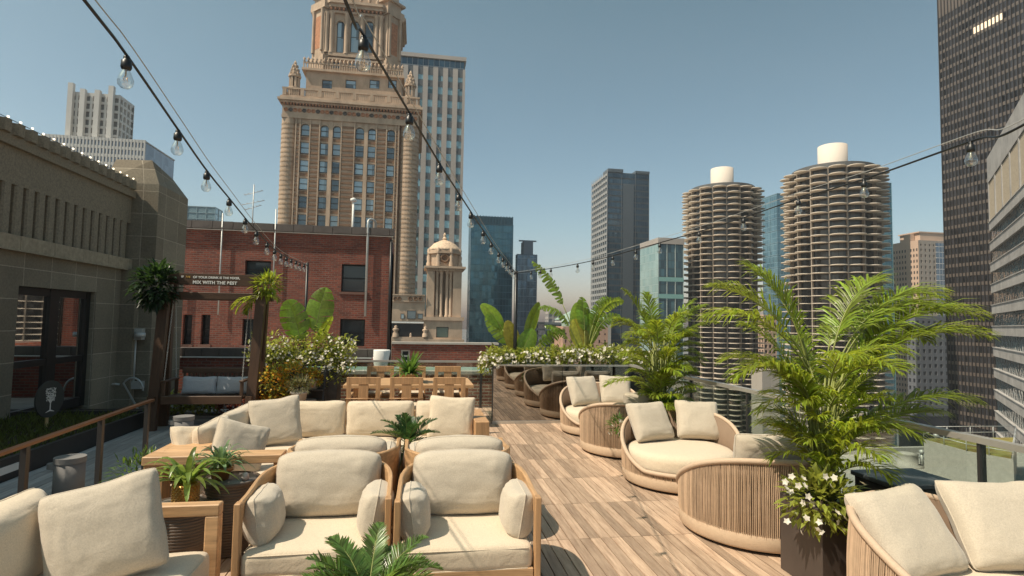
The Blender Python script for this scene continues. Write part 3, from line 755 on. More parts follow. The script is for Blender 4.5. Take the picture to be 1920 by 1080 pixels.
# flower stand left of the table
YF = 10.55
def pot_lathe(mb, c, r0, r1, h, n=24, lip=.012):
    mb.lathe([(0,0),(r0,0),(r1,h),(r1+lip,h),(r1+lip,h-.03),(r1+lip*.3,h-.03)], c, n)
    mb.lathe([(r1-.012,h),(r1-.014,h-.03),(0,h-.03)], c, n)
pl = thing('planter', 'dark tall planter with white flowering shrub and big paddle leaves left of the dining table', 'planter', (-2.15, YF, 0))
mb = MB(); mb.cbox(-2.95, -1.42, YF+.2, YF+.75, 0, .92); mb.build('box', DARKM, pl)
rnd = random.Random(31); lm, fm, sm_ = MB(), MB(), MB()
leaf_box(lm, fm, -3.0, -1.3, YF+.1, YF+.8, .85, 1.42, 2000, .10, .045, 150, .032, rnd, .2)
leaf_box(lm, fm, -1.65, -1.12, YF+.05, YF+.5, .62, 1.28, 520, .09, .04, 90, .032, rnd, .2)
o = lm.build('foliage', HEDGE, pl); o['kind'] = 'stuff'; o = fm.build('flowers', PETAL, pl); o['kind'] = 'stuff'
def paddle(lm, sm_, base, az, el, pet, L_, W_, arch=.6, rip=.0, tilt=0., rnd=random, mi=0, nseg=16, face=None):
    """banana-like leaf: petiole then a broad blade of joined or torn strips"""
    pts = arc(base, az, el, pet, .15, 8); sm_.tube(pts, [.016-.001*i for i in range(len(pts))], 6)
    d0 = (pts[-1]-pts[-2]).normalized(); e1 = math.asin(max(-1, min(1, d0.z)))
    mid = arc(pts[-1], az, e1, L_, arch, nseg); sm_.tube(mid, [.008*(1-.85*i/nseg) for i in range(nseg+1)], 5)
    fd = Vector(face) if face else Vector((0,0,1))
    prof = lambda t: (math.sin(PI*min(1,max(0,t))**.8)**.55)
    def side_at(t):
        q_, d_ = path_at(mid, min(t,.999)); s_ = d_.cross(fd)
        s_ = s_.normalized() if s_.length > 1e-3 else Vector((1,0,0))
        if tilt: s_ = Matrix.Rotation(tilt, 3, d_) @ s_
        return q_, d_, s_, s_.cross(d_)
    for sg in (-1, 1):
        k = 0
        while k < nseg:
            run = 1 if rip > .5 else (nseg if rip == 0 else rnd.choice((2,3,4)))
            a = k; b = min(nseg, k+run); vs = []; lag = (rnd.uniform(-.18,.18)*rip if rip else 0)
            dr = rnd.uniform(.05,.5)*rip
            steps = b-a
            for i in range(a, b+1):
                t = i/nseg; q_, d_, s_, u_ = side_at(t); wd = W_/2*prof(t*.985+.008)
                sh = -.002 if (rip and i == b) else 0
                if rip > .5: tt = (i-a)
                for j in range(4):
                    f = j/3; shrink = 1 if rip < .5 else (1-f*.0)
                    e = q_ + s_*(sg*wd*f) + d_*(wd*f*(.35+lag)) + u_*(wd*(.28*f - .35*f*f)) - Vector((0,0,1))*(wd*f*f*dr)
                    if rip: 
                        mc = (a+b)/2/nseg; e = e + d_*((mc-t)*L_*f*.28*(1 if rip>.5 else .5))
                    vs.append(e)
            fs = []
            for i in range(steps):
                for j in range(3):
                    A_ = i*4+j; fs.append((A_, A_+1, A_+5, A_+4))
            lm.add(vs, fs, mi, True); k = b
lm, sm_ = MB(), MB(); b0 = Vector((-1.98, YF+.45, 1.0))
face = (-.1,-1,.25)
for az, el, pet, L_, W_, ar, tl in ((R(60), R(84), .60, .90, .50, .15, .2), (R(178), R(82), .44, .80, .50, .15, .1), (R(5), R(80), .35, .62, .2, .3, .9), (R(150), R(70), .5, .45, .16, .3, .8), (R(-10), R(50), .2, .5, .2, 1.5, .4)):
    paddle(lm, sm_, b0+Vector((math.cos(az)*.06,0,0)), az, el, pet, L_, W_, ar, .3, tl, rnd, face=face)
o = lm.build('paddle_leaves', BANANA, pl); sm_.build('stems', STEM, pl)
ft = thing('flower_stand', 'orange and yellow flowering plants tumbling over pots on a metal stand', 'plant stand', (-2.3, YF-.2, 0))
lm, fm, gm = MB(), MB(), MB(); rnd = random.Random(33)
for c, r_ in (((-2.15, YF-.15, .88), .22), ((-2.45, YF-.1, .72), .26), ((-2.2, YF-.2, .45), .24), ((-1.8, YF-.12, .80), .15), ((-2.5, YF-.1, .35), .22)):
    leafball(gm, c, r_*1.1, 260, .09, .035, rnd, .3); leafball(lm, c, r_*1.15, 230, .055, .045, rnd, .2)
    for i in range(34): flower(fm, Vector(c)+Vector((rnd.uniform(-1,1)*r_, -r_*rnd.uniform(.3,1), rnd.uniform(-1,1)*r_)), .026, rnd)
o = gm.build('foliage', HEDGE, ft); o['kind'] = 'stuff'; o = lm.build('orange_flowers', ORLEAF, ft); o['kind'] = 'stuff'; o = fm.build('yellow_flowers', YEFL, ft); o['kind'] = 'stuff'
mb = MB()
for x in (-2.7, -1.6):
    mb.bar((x, YF-.3, 0), (x, YF, 1.0), .02, .02); mb.bar((x, YF+.12, 0), (x, YF+.02, 1.0), .02, .02)
for z in (.25, .6): mb.box(-2.7, -1.6, YF-.25, YF+.08, z, z+.015)
mb.build('stand', DARKM, ft)
for (x, z, lab) in ((-1.80, .615, None), (-2.3, .265, None), (-1.85, .265, None)):
    mb = MB(); pot_lathe(mb, (x, YF-.13, z), .09, .12, .17); mb.build('pot', CONC, ft)
q = PY(561, 742, YF-.45)
gp = thing('potted_herb', 'pale fuzzy herb in a round cream pot at the front of the flower stand', 'potted plant', (q.x, q.y, 0))
mb = MB(); pot_lathe(mb, (q.x, q.y, q.z-.12), .10, .135, .19); mb.build('pot', CONC, gp)
mb = MB(); leafball(mb, (q.x, q.y, q.z+.17), .19, 420, .09, .012, rnd, .1, (1.1,1,.8)); mb.build('leaves', leafm('sage_leaf', (.28,.27,.16), (.3,.3,.12)), gp)
mb = MB(); mb.cbox(q.x-.12, q.x+.12, q.y-.12, q.y+.12, 0, q.z-.122); mb.build('plinth', DARKM, gp)
# =================================================================== FURNITURE
# dining table and chairs
tb = thing('dining_table', 'long pale wooden dining table at the rear of the deck', 'table', (-.1, 10.45, 0))
mb = MB(); mb.cbox(-1.2, .98, 9.8, 11.0, .69, .75, .006); mb.build('tabletop', TEAK, tb)
for x in (-1.05, .80):
    mb = MB(); mb.cbox(x, x+.10, 9.95, 10.85, .0, .689); mb.build('leg', TEAKZ, tb)
def dining_chair(label):
    t = thing('dining_chair', label, 'chair', (0,0,0), 0, 'wooden dining chairs round the table')
    mb = MB()
    mb.cbox(-.26,-.19,-.03,.02,.0,.93,.003); mb.cbox(.19,.26,-.03,.02,.0,.93,.003); mb.cbox(-.19,.19,-.03,.02,.82,.93,.003); mb.build('back_frame', TEAKZ, t)
    mb = MB(); mb.cbox(-.075,.075,-.025,.012,.40,.82,.003); mb.build('splat', TEAKZ, t)
    mb = MB(); mb.cbox(-.26,.26,.021,.50,.36,.41,.004); mb.build('seat', TEAK, t)
    for x in (-.26, .20):
        mb = MB(); mb.cbox(x, x+.06, .44, .50, 0, .36, .003); mb.build('leg', TEAKZ, t)
        mb = MB(); mb.cbox(x, x+.06, .02, .52, .60, .635, .003); mb.build('armrest', TEAKY, t)
    mb = MB(); mb.tube([(-.27,-.035,.60),(.27,-.035,.60)], .007, 6); mb.build('cross_rail', TEAK, t)
    seatc(.46,.42,.05,0,.27,.411,t,'cushion',LINEN,r=.02,crown=.005)
    return t
c0 = dining_chair('near-side wooden dining chair at the left end of the table'); c0.location = (-.82, 9.28, 0)
copy_thing(c0, (-.15, 9.28, 0), 0, 'middle wooden dining chair on the near side of the table')
copy_thing(c0, (.53, 9.28, 0), 0, 'near-side wooden dining chair at the right end, behind the square pillow')
copy_thing(c0, (-.70, 11.5, 0), PI, 'wooden dining chair on the far side of the table, left of the fern pot')
copy_thing(c0, (-.08, 11.5, 0), PI, 'wooden dining chair on the far side of the table, hidden behind the fern pot')
copy_thing(c0, (.62, 11.5, 0), PI, 'wooden dining chair on the far side of the table, right of the fern pot')
fp = thing('table_fern', 'leafy green rosette plant in a tan pot on the dining table', 'potted plant', (-.12, 10.2, .75))
mb = MB(); pot_lathe(mb, (-.12,10.2,.751), .13, .15, .16); mb.lathe([(0,0),(.0,0)],(0,0,0),3); mb.build('pot', mat('tan_pot', (.42,.28,.14), rough=.6), fp)
lm, sm_ = MB(), MB(); rnd = random.Random(41)
for i in range(75):
    az = rnd.uniform(0, 2*PI); el = rnd.uniform(.15, 1.35)
    blade(lm, (-.12+.03*math.cos(az), 10.2+.03*math.sin(az), .90), (math.cos(az)*math.cos(el), math.sin(az)*math.cos(el), math.sin(el)), (0,0,1), rnd.uniform(.28,.46), .05, rnd.uniform(.3,.6)*(1.3-el*.6), 6, .3)
lm.build('leaves', leafm('fern_leaf', (.08,.17,.04), (.2,.35,.05), var=.4), fp)

# club chair (faces -y)
def club_chair(label):
    t = thing('club_chair', label, 'armchair', (0,0,0), 0, 'teak club chairs in two back to back pairs')
    W, Dp = .94, .86   # x -W/2..W/2, front at y=0, back at y=Dp
    # U shaped board: arms and back in one curve
    path = [(-W/2+.02, .0), (-W/2+.02, .2), (-W/2+.02, .42)]
    rc = .26
    for k in range(1, 9):
        a = PI/2*k/8; path.append((-W/2+.02+rc*(1-math.cos(a)), .42+ (Dp-.42)*math.sin(a)))
    full = path + [(-x, y) for x, y in reversed(path)]
    prof = []
    tot = len(full)
    def bh(y):  # top and bottom of the board as it runs back
        f = max(0, min(1, (y-.15)/.6)); f = f*f*(3-2*f)
        return .71 + .05*f, .60 - .34*f
    vs = []
    for i, (x, y) in enumerate(full):
        a = Vector(full[max(0,i-1)]); b = Vector(full[min(tot-1,i+1)]); d = (b-a).normalized(); nn = Vector((d.y, -d.x))*.016
        z1, z0 = bh(y)
        for sx, zz in ((1,z0),(1,z1-.008),(.6,z1),(-.6,z1),(-1,z1-.008),(-1,z0)): vs.append((x+nn.x*sx, y+nn.y*sx, zz))
    fs = []
    for i in range(tot-1):
        for k in range(6): A_ = i*6+k; B_ = i*6+(k+1)%6; fs.append((A_, B_, B_+6, A_+6))
    fs += [(5,4,3,2,1,0), tuple((tot-1)*6+k for k in range(6))]
    mb = MB(); mb.add(vs, fs, None, False); mb.build('curved_back', TEAKY, t)
    for sx in (-1, 1):
        x = sx*(W/2-.02)
        mb = MB(); mb.cbox(x-.02, x+.02, -.03, .04, .0, .712, .005); mb.build('leg', TEAKZ, t)
        mb = MB(); mb.cbox(x-.02, x+.02, .60, .66, .0, .30, .005); mb.build('leg', TEAKZ, t)
        mb = MB(); mb.cbox(x-.018, x+.018, .041, .60, .20, .27, .005); mb.build('side_rail', TEAKY, t)
    mb = MB(); mb.cbox(-W/2+.045, W/2-.045, -.02, .025, .18, .265, .005); mb.build('seat_frame', TEAK, t)
    mb = MB()
    for k in range(8): mb.box(-W/2+.045, W/2-.045, .05+k*.083, .10+k*.083, .225, .24)
    mb.build('slats', TEAK, t)
    seatc(W-.09, .78, .17, 0, .37, .241, t, seed=3, r=.05)
    mb = pillow_mb(.76, .44, .26, 5, plump=1.1, pinch=.04, crown=.045)
    M = Matrix.Translation((0, .60, .41)) @ Matrix.Rotation(R(-10), 4, 'X'); mb.v = [M @ v for v in mb.v]; mb.build('back_cushion', LINEN2, t)
    for sx in (-1, 1):
        mb = pillow_mb(.42, .31, .20, 9+sx, plump=1.15, pinch=.02)
        M = Matrix.Translation((sx*(W/2-.135), .27, .405)) @ Matrix.Rotation(R(90), 4, 'Z') @ Matrix.Rotation(R(sx*9), 4, 'X'); mb.v = [M @ v for v in mb.v]; mb.build('arm_pillow', LINEN2, t)
    return t
ca = club_chair('teak club chair facing the camera, left of the front pair, behind the cycad'); ca.location = (-.605, 3.77, 0); ca.rotation_euler = (0,0,R(1))
copy_thing(ca, (.355, 3.70, 0), R(-1), 'teak club chair facing the camera, right of the front pair, beside the open deck')
copy_thing(ca, (-.60, 5.62, 0), PI, 'teak club chair with its back to the camera, behind the front left club chair')
copy_thing(ca, (.38, 5.55, 0), PI, 'teak club chair with its back to the camera, behind the front right club chair')

# sectional sofa
sf = thing('sectional_sofa', 'long L-shaped teak sofa with cream cushions in the middle of the deck', 'sofa', (-.6, 6.9, 0))
mb = MB()
mb.cbox(.68,.84,6.50,7.45,.0,.70,.006)   # right block arm
mb.build('arm_block', TEAKZ, sf)
mb = MB(); mb.cbox(-2.16,.68,7.38,7.44,.16,.70,.006); mb.cbox(-2.16,-2.10,5.3,7.38,.16,.70,.006); mb.build('back_rail', TEAK, sf)
mb = MB(); mb.cbox(-1.14,.68,6.42,6.47,.12,.25,.005); mb.cbox(-1.18,-1.14,5.2,6.42,.12,.25,.005); mb.cbox(-2.1,-1.18,5.30,7.38,.12,.2,.003); mb.cbox(-1.14,.68,6.47,7.38,.12,.2,.003); mb.build('base_frame', TEAK, sf)
mb = MB(); mb.cbox(-2.18,-1.10,5.08,5.28,.63,.70,.006); mb.cbox(-2.18,-1.80,5.281,5.75,.64,.699,.005); mb.build('arm_top', TEAK, sf)
mb = MB(); mb.cbox(-2.17,-2.02,5.10,5.26,.0,.63,.006); mb.build('arm_leg', TEAKZ, sf)
mb = MB(); mb.cbox(-1.17,-1.11,5.10,5.26,.0,.63,.006); mb.build('arm_leg', TEAKZ, sf)
for x, y in ((-2.1,7.3),(.6,6.5),(-1.2,6.4)):
    mb = MB(); mb.cbox(x, x+.06, y, y+.06, 0, .12, .003); mb.build('foot', TEAKZ, sf)
seatc(.94,1.20,.22,-1.63,5.88,.20,sf,seed=1); seatc(.94,.92,.22,-1.63,6.95,.20,sf,seed=2)
seatc(.92,.92,.22,-.69,6.93,.20,sf,seed=3); seatc(.90,.92,.22,.22,6.93,.20,sf,seed=4)
def backc(w, x, y, rz, seed, z=.42, h=.44):
    mb = pillow_mb(w, h, .22, seed, plump=1.0, pinch=.03)
    M = Matrix.Translation((x, y, z)) @ Matrix.Rotation(rz, 4, 'Z') @ Matrix.Rotation(R(-9), 4, 'X'); mb.v = [M @ v for v in mb.v]; return mb.build('back_cushion', LINEN, sf)
backc(.78,-1.22,7.16,0,11); backc(.82,-.42,7.14,0,12); backc(.66,.33,7.14,0,13)
backc(.86,-1.88,6.75,R(88),14); backc(.80,-1.88,5.95,R(91),15)
pillow('big square cream pillow leaning in the left corner of the sectional sofa', 'pillow', .56, .54, .18, (-1.50, 6.68, .44), R(8), R(-16), R(-7), LINEN2, 21.3, 'throw pillows on the sectional sofa')
pillow('square cream pillow at the right end of the sectional sofa against the block arm', 'pillow', .56, .54, .18, (.40, 6.72, .44), R(-4), R(-17), R(3), LINEN, 22.7, 'throw pillows on the sectional sofa')
pillow('cream pillow slumped beside the arm at the near left end of the sectional sofa', 'pillow', .46, .46, .17, (-1.90, 5.60, .44), R(50), R(-30), R(6), LINEN, 23.1, 'throw pillows on the sectional sofa')
pillow('cream pillow propped upright behind the open arm of the sectional sofa', 'pillow', .50, .50, .17, (-1.62, 5.52, .43), R(35), R(-22), R(20), LINEN2, 24.9, 'throw pillows on the sectional sofa')

# foreground sofa at left
s2 = thing('corner_sofa', 'teak sofa with thick cream cushions cut by the lower left corner of the picture', 'sofa', (-1.7, 2.8, 0))
mb = MB(); mb.cbox(-2.25,-1.17,3.78,3.86,.63,.70,.006); mb.cbox(-1.25,-1.17,3.78,3.86,.0,.63,.006); mb.cbox(-2.25,-2.17,3.78,3.86,0,.63,.006); mb.build('arm_frame', TEAK, s2)
mb = MB(); mb.cbox(-2.26,-2.20,1.0,3.78,.16,.70,.005); mb.build('back_rail', TEAKY, s2)
mb = MB(); mb.cbox(-2.2,-1.2,1.0,3.77,.10,.2,.005); mb.build('base_frame', TEAKY, s2)
seatc(.98,1.20,.25,-1.68,3.15,.20,s2,seed=6,crown=.035); seatc(.98,1.0,.25,-1.68,2.03,.20,s2,seed=7)
for y, sd in ((3.22, 31), (2.30, 32)):
    mb = pillow_mb(.90, .46, .28, sd, plump=1.15, pinch=.02)
    M = Matrix.Translation((-2.03, y, .43)) @ Matrix.Rotation(R(90), 4, 'Z') @ Matrix.Rotation(R(-10), 4, 'X'); mb.v = [M @ v for v in mb.v]; mb.build('back_cushion', LINEN, s2)
pillow('large plump linen pillow tilted on the corner sofa in the lower left', 'pillow', .56, .54, .22, (-1.54, 3.33, .45), R(12), R(-18), R(-13), LINEN2, 27.5, None, pinch=.06)

# ribbed drum tables
def drum(q, r, h, label):
    t = thing('drum_table', label, 'side table', (q[0], q[1], 0), 0, 'dark ribbed drum tables')
    prof = [(0, .004), (r*.86, .004)]
    rings = int(h/.022)
    for k in range(rings):
        z = .01+(h-.04)*k/rings; f = r*(.88+.12*math.sin(PI*min(1,(z/h)*.8+.15)))
        prof += [(f-.004, z), (f, z+.006), (f, z+.014), (f-.004, z+.021)]
    prof += [(r*.96, h-.03), (r, h-.02), (r*.99, h), (r*.93, h+.001), (r*.92, h-.008), (0, h-.008)]
    mb = MB(); mb.lathe(prof, (q[0], q[1], 0), 40); mb.build('drum', mat('drum_dark_%.1f' % r, (.115,.085,.065), rough=.45, var=.35, vs=6, stretch=(1,1,14), bump=.25, bs=10), t)
    mb = MB(); mb.lathe([(0,h-.006),(r*.9,h-.006),(r*.9,h-.007)], (q[0],q[1],0), 40); mb.build('tabletop', mat('drum_top_%.1f' % r, (.20,.19,.175), rough=.4, var=.25, vs=12), t)
drum((-1.68, 4.62), .235, .46, 'lower dark ribbed drum table carrying the woven gold planter')
drum((-1.44, 4.92), .215, .56, 'taller dark ribbed drum table behind the gold planter')
bp_ = thing('woven_pot_plant', 'broad leaved rosette plant in a gold pineapple-textured pot on the lower drum table', 'potted plant', (-1.66, 4.60, .46))
mb = MB(); rr = .085; hh = .155; rows = 9; cols = 20
c_ = Vector((-1.66, 4.60, .456))
mb.lathe([(0,0),(rr*.9,0),(rr,hh*.4),(rr*.97,hh),(rr*.85,hh),(rr*.85,hh-.02),(0,hh-.02)], c_, 24)
for i in range(rows):
    for j in range(cols):
        a = 2*PI*(j+.5*(i%2))/cols; z = hh*(i+.5)/rows; 
        o_ = Vector((math.cos(a), math.sin(a), 0)); t_ = Vector((-math.sin(a), math.cos(a), 0)); ce = c_ + o_*(rr*.985) + Vector((0,0,z)); dz = hh/rows*.75; dt = PI*rr/cols*1.05
        mb.add([ce+t_*dt, ce+Vector((0,0,dz)), ce-t_*dt, ce-Vector((0,0,dz)), ce+o_*.012+Vector((0,0,-.003))], [(0,1,4),(1,2,4),(2,3,4),(3,0,4)], None, False)
mb.build('pot', mat('gold_pot', (.48,.25,.07), rough=.32, metal=.55, var=.2), bp_)
def rosette(lm, c, n, L, W, el0, el1, droop, rnd, segs=7, prof=None):
    for i in range(n):
        az = 2.4*i + rnd.uniform(-.3,.3); el = el0 + (el1-el0)*i/n
        blade(lm, Vector(c)+Vector((math.cos(az)*.02, math.sin(az)*.02, 0)), (math.cos(az)*math.cos(el), math.sin(az)*math.cos(el), math.sin(el)), (0,0,1), L*rnd.uniform(.8,1.1), W*rnd.uniform(.85,1.1), droop*rnd.uniform(.7,1.2), segs, .35, prof)
rnd = random.Random(51); lm = MB(); rosette(lm, c_+Vector((0,0,hh)), 34, .36, .046, .35, 1.3, .75, rnd, 9)
BROM = leafm('bromeliad_leaf', (.17,.25,.06), (.34,.46,.08), var=.45, rough=.3)
lm.build('leaves', BROM, bp_)
ap = thing('silvery_pot_plant', 'arching silvery green plant in a round pot on the taller drum table', 'potted plant', (-1.50, 4.90, .56))
mb = MB(); pot_lathe(mb, (-1.52,4.90,.556), .06, .085, .10); mb.build('pot', mat('amber_pot', (.30,.16,.06), rough=.35, metal=.3), ap)
lm = MB(); rosette(lm, (-1.52,4.90,.64), 46, .27, .028, .5, 1.4, .75, rnd, 8); lm.build('leaves', leafm('silver_leaf', (.15,.23,.12), (.22,.34,.12), var=.5, rough=.3), ap)
mb = MB(); c2_ = (-1.32, 4.86, .556)
mb.lathe([(0,0),(.022,.002),(.03,.02),(.024,.045),(.012,.058),(0,.06)], c2_, 16); tag(mb.build('pebble_candle', mat('glass_candle', (.5,.45,.42), rough=.15)), 'small shiny round votive at the back of the taller drum table', 'candle')

# cycads
def cycad(lm, sm_, c, n, L, ll, lw, rnd, el0=.1, el1=1.3, arch=1.0):
    for i in range(n):
        az = 2.4*i + rnd.uniform(-.25,.25); el = el0+(el1-el0)*((i+.5)/n)**.8
        frond(lm, sm_, Vector(c)+Vector((math.cos(az)*.015, math.sin(az)*.015, 0)), az, el, L*rnd.uniform(.8,1.1), arch*rnd.uniform(.7,1.2), 34, ll, lw, .12, .005, .1, .35, 62, rnd)
cy = thing('cycad', 'glossy green cycad with stiff feathery fronds at the bottom centre, before the club chairs', 'potted plant', (-.22, 3.12, 0))
rnd = random.Random(61); lm, sm_ = MB(), MB()
cycad(lm, sm_, (-.22, 3.12, .39), 36, .43, .10, .013, rnd, .05, 1.05, 1.1)
lm.build('fronds', CYC, cy); sm_.build('stems', STEM, cy)
mb = MB(); mb.lathe([(0,.0),(.05,.0),(.055,.1),(.03,.16),(0,.17)], (-.22,3.12,.27), 14); mb.build('trunk', STEMD, cy)
mb = MB(); pot_lathe(mb, (-.22,3.12,.0), .12, .15, .30); mb.build('pot', CONC, cy)
sg = thing('sago_palm', 'small dark sago palm rising between the two rear club chairs', 'potted plant', (-.07, 5.85, .30))
rnd = random.Random(63); lm, sm_ = MB(), MB()
cycad(lm, sm_, (-.07, 5.85, .62), 17, .36, .085, .012, rnd, .25, 1.35, .9)
for i in range(5):
    frond(lm, sm_, (-.09, 5.8, .60), R(200+i*28), .1, .34, 1.6, 30, .08, .012, .1, .005, .1, .3, 60, rnd)
lm.build('fronds', leafm('sago_leaf', (.05,.10,.04), (.10,.2,.04), var=.5, rough=.35), sg); sm_.build('stems', STEM, sg)
mb = MB(); mb.lathe([(0,.0),(.04,.0),(.045,.1),(.03,.2),(0,.2)], (-.07,5.85,.45), 12); mb.build('trunk', STEMD, sg)
mb = MB(); pot_lathe(mb, (-.07,5.85,.345), .09, .11, .14); mb.build('pot', mat('dark_pot', (.12,.08,.05), rough=.5), sg)
ct = thing('coffee_table', 'low teak coffee table hidden behind the rear club chairs under the sago palm', 'table', (-.1, 5.95, 0))
mb = MB(); mb.cbox(-.75,.55,5.70,6.1,.29,.34,.005); mb.build('tabletop', TEAK, ct)
for x, y in ((-.73,5.72),(.47,5.72),(-.73,6.02),(.47,6.02)):
    mb = MB(); mb.cbox(x,x+.06,y,y+.06,0,.289,.003); mb.build('leg', TEAKZ, ct)
# small shrub beside sectional
sh = thing('trough_plant', 'small dark leafy shrub between the handrail and the sofa arm', 'plant', (-2.45, 5.3, 0))
q = PZ(258, 905, .25); lm = MB(); leafball(lm, (q.x, q.y, .34), .24, 320, .08, .02, random.Random(64), .2, (1,1.4,.9)); lm.build('leaves', PALMD, sh)
mb = MB(); mb.cbox(q.x-.16,q.x+.16,q.y-.35,q.y+.35,0,.24); mb.build('trough', DARKM, sh)
sh.location = (q.x, q.y, 0)
for c in sh.children: c.location = Vector((-2.45,5.3,0)) - Vector((q.x,q.y,0))

# ------------------------------------------------------------------ rope loveseats
def rope_seat(label, r=.68, back=.75, front=.21, grp='round rope armchairs'):
    """opening faces -y"""
    t = thing('rope_armchair', label, 'armchair', (0,0,0), 0, grp)
    def hz(a):   # a = 0 at the back (+y)
        c = .5+.5*math.cos(a); c = max(0, (c-.10)/.90)
        return front + (back-front)*(1-(1-c)**1.7)**1.15 if c > 0 else front
    def fl(z): return r*(.965+.035*math.sin(PI*min(1,max(0,z)/back)))
    n = 300; mb = MB()
    for k in range(n):
        a = 2*PI*k/n; zt = hz(a)
        if zt < .18: continue
        w_ = 2*PI*r/n*.36*random.uniform(.85,1.1); off = random.uniform(-.0015,.0015)
        segs = max(2, int((zt-.13)/.12)+1); vs = []
        o2 = Vector((math.sin(a), math.cos(a), 0)); t2 = Vector((math.cos(a), -math.sin(a), 0))
        jt = random.uniform(-.003,.003)
        for i in range(segs+1):
            z = .13 + (zt-.13)*i/segs; c = o2*(fl(z)+off) + t2*(jt*math.sin(PI*i/segs)) + Vector((0,0,z))
            vs += [c - t2*w_ - o2*.002, c + o2*.003, c + t2*w_ - o2*.002, c - o2*.006]
        fs = []
        for i in range(segs):
            for j in range(4): A_ = i*4+j; B_ = i*4+(j+1)%4; fs.append((A_, B_, B_+4, A_+4))
        mb.add(vs, fs, None, False)
    o = mb.build('cords', CORD, t); o['kind'] = 'stuff'
    mb = MB(); vs = []; m_ = 72
    for k in range(m_):
        a = 2*PI*k/m_; zt = hz(a); o2 = Vector((math.sin(a), math.cos(a), 0))
        for z, rr_ in ((.03, fl(.1)-.022), (zt-.01, fl(zt)-.016), (zt-.01, fl(zt)-.034), (.03, fl(.1)-.05)): vs.append(o2*rr_+Vector((0,0,z)))
    fs = []
    for k in range(m_):
        for j in range(4): A_ = k*4+j; B_ = k*4+(j+1)%4; C_ = ((k+1)%m_)*4; fs.append((A_, B_, C_+(j+1)%4, C_+j))
    mb.add(vs, fs, None, True); mb.build('inner_shell', mat('shell_lining', (.22,.15,.10), rough=.8) if 'shell_lining' not in bpy.data.materials else bpy.data.materials['shell_lining'], t)
    mb = MB(); mb.lathe([(fl(.1)-.03,.03),(fl(.1)-.004,.03),(fl(.1)+.006,.045),(fl(.1)+.006,.145),(fl(.1)-.002,.155),(fl(.1)-.03,.155)], (0,0,0), 96)
    mb.build('base_band', CORDB, t)
    mb = MB(); mb.tube([(math.sin(a)*fl(hz(a)), math.cos(a)*fl(hz(a)), hz(a)) for a in [2*PI*k/96 for k in range(96)]], .024, 8, closed=True); mb.build('rim', CORDR, t)
    mb = MB(); mb.lathe([(0,.0),(r*.88,.0),(r*.9,.05),(0,.05)], (0,0,0), 48); mb.build('plinth', BLACK, t)  # recessed base, black so the gap beneath the seat holds painted shade
    mb = MB(); mb.lathe([(0,.175),(r*.90,.175),(r*.915,.18)], (0,0,0), 48); mb.lathe([(0,.16),(r*.9,.16)],(0,0,0),48); mb.build('deck_plate', CORDB, t)
    mb = MB(); R_ = r*.915; pr_ = [(0,.185),(R_-.03,.185),(R_-.005,.205),(R_,.24),(R_,.32),(R_-.008,.36),(R_-.04,.39),(R_-.12,.405),(R_*.5,.418),(0,.422)]
    mb.lathe(pr_, (0,0,0), 64)
    for v in mb.v:
        nn = noise.noise(Vector((v.x*3, v.y*3, v.z*3))); v.z += nn*.008 if v.z > .3 else 0
    mb.build('seat_cushion', LINEN, t)
    return t
def placed(t0, x, y, rz, label, first=False):
    if first: t0.location = (x,y,0); t0.rotation_euler = (0,0,rz); t0['label'] = label; return t0
    return copy_thing(t0, (x,y,0), rz, label)
rs = rope_seat('x')
placed(rs, 3.12, 6.42, R(-22), 'round rope armchair in front of the middle palm, with palm shadow on its right pillow', True)
placed(rs, 3.12, 9.42, R(-12), 'farthest round rope armchair, beside the dark glass screen')
placed(rs, 3.06, 8.02, R(172), 'round rope armchair turned away, second from the dark glass screen, left of the middle palm')
placed(rs, 3.10, 4.86, R(176), 'round rope armchair turned away, in front of the big palm planter with white flowers')
placed(rs, 3.16, 2.74, R(20), 'nearest round rope armchair, cut off by the lower right corner')
G = 'linen pillows on the rope armchairs'
def rp(label, x, y, z, rz, lean, roll, seed, w=.58, h=.56, t=.22, mt=None, lab=None): return pillow(label, 'pillow', w, h, t, (x,y,z), rz, lean, roll, mt or LINEN2, seed, G)
# farthest seat
rp('left pillow on the farthest rope armchair', 2.92, 9.52, .42, R(12), R(-28), R(-1), 41)
rp('right pillow on the farthest rope armchair, half hidden by the palm', 3.46, 9.56, .42, R(-8), R(-26), R(2), 42)
rp('pillow lying along the back rim of the second rope armchair', 3.16, 7.70, .50, R(180), R(-16), R(2), 43, .60, .42, .20)
rp('pillow at the rail side of the second rope armchair', 3.55, 7.95, .47, R(240), R(-20), R(6), 44, .48, .46)
rp('left pillow on the middle rope armchair, leaning left', 2.92, 6.62, .42, R(14), R(-31), R(-1), 45, .58, .52)
rp('right pillow on the middle rope armchair, striped by palm shadows', 3.50, 6.66, .42, R(-12), R(-28), R(2), 46, .56, .52)
rp('long pillow along the back rim of the rope armchair before the big palm', 2.98, 4.52, .55, R(178), R(-10), R(0), 47, .64, .40, .22)
rp('pillow behind the big palm stems on the rope armchair', 3.50, 4.62, .50, R(205), R(-18), R(16), 48, .50, .44)
rp('large left pillow on the nearest rope armchair', 2.98, 2.90, .40, R(6), R(-37), R(-4), 49, .60, .56, .23)
rp('large right pillow on the nearest rope armchair, streaked by palm shadows', 3.60, 2.88, .42, R(-8), R(-34), R(0), 50, .68, .56, .23)

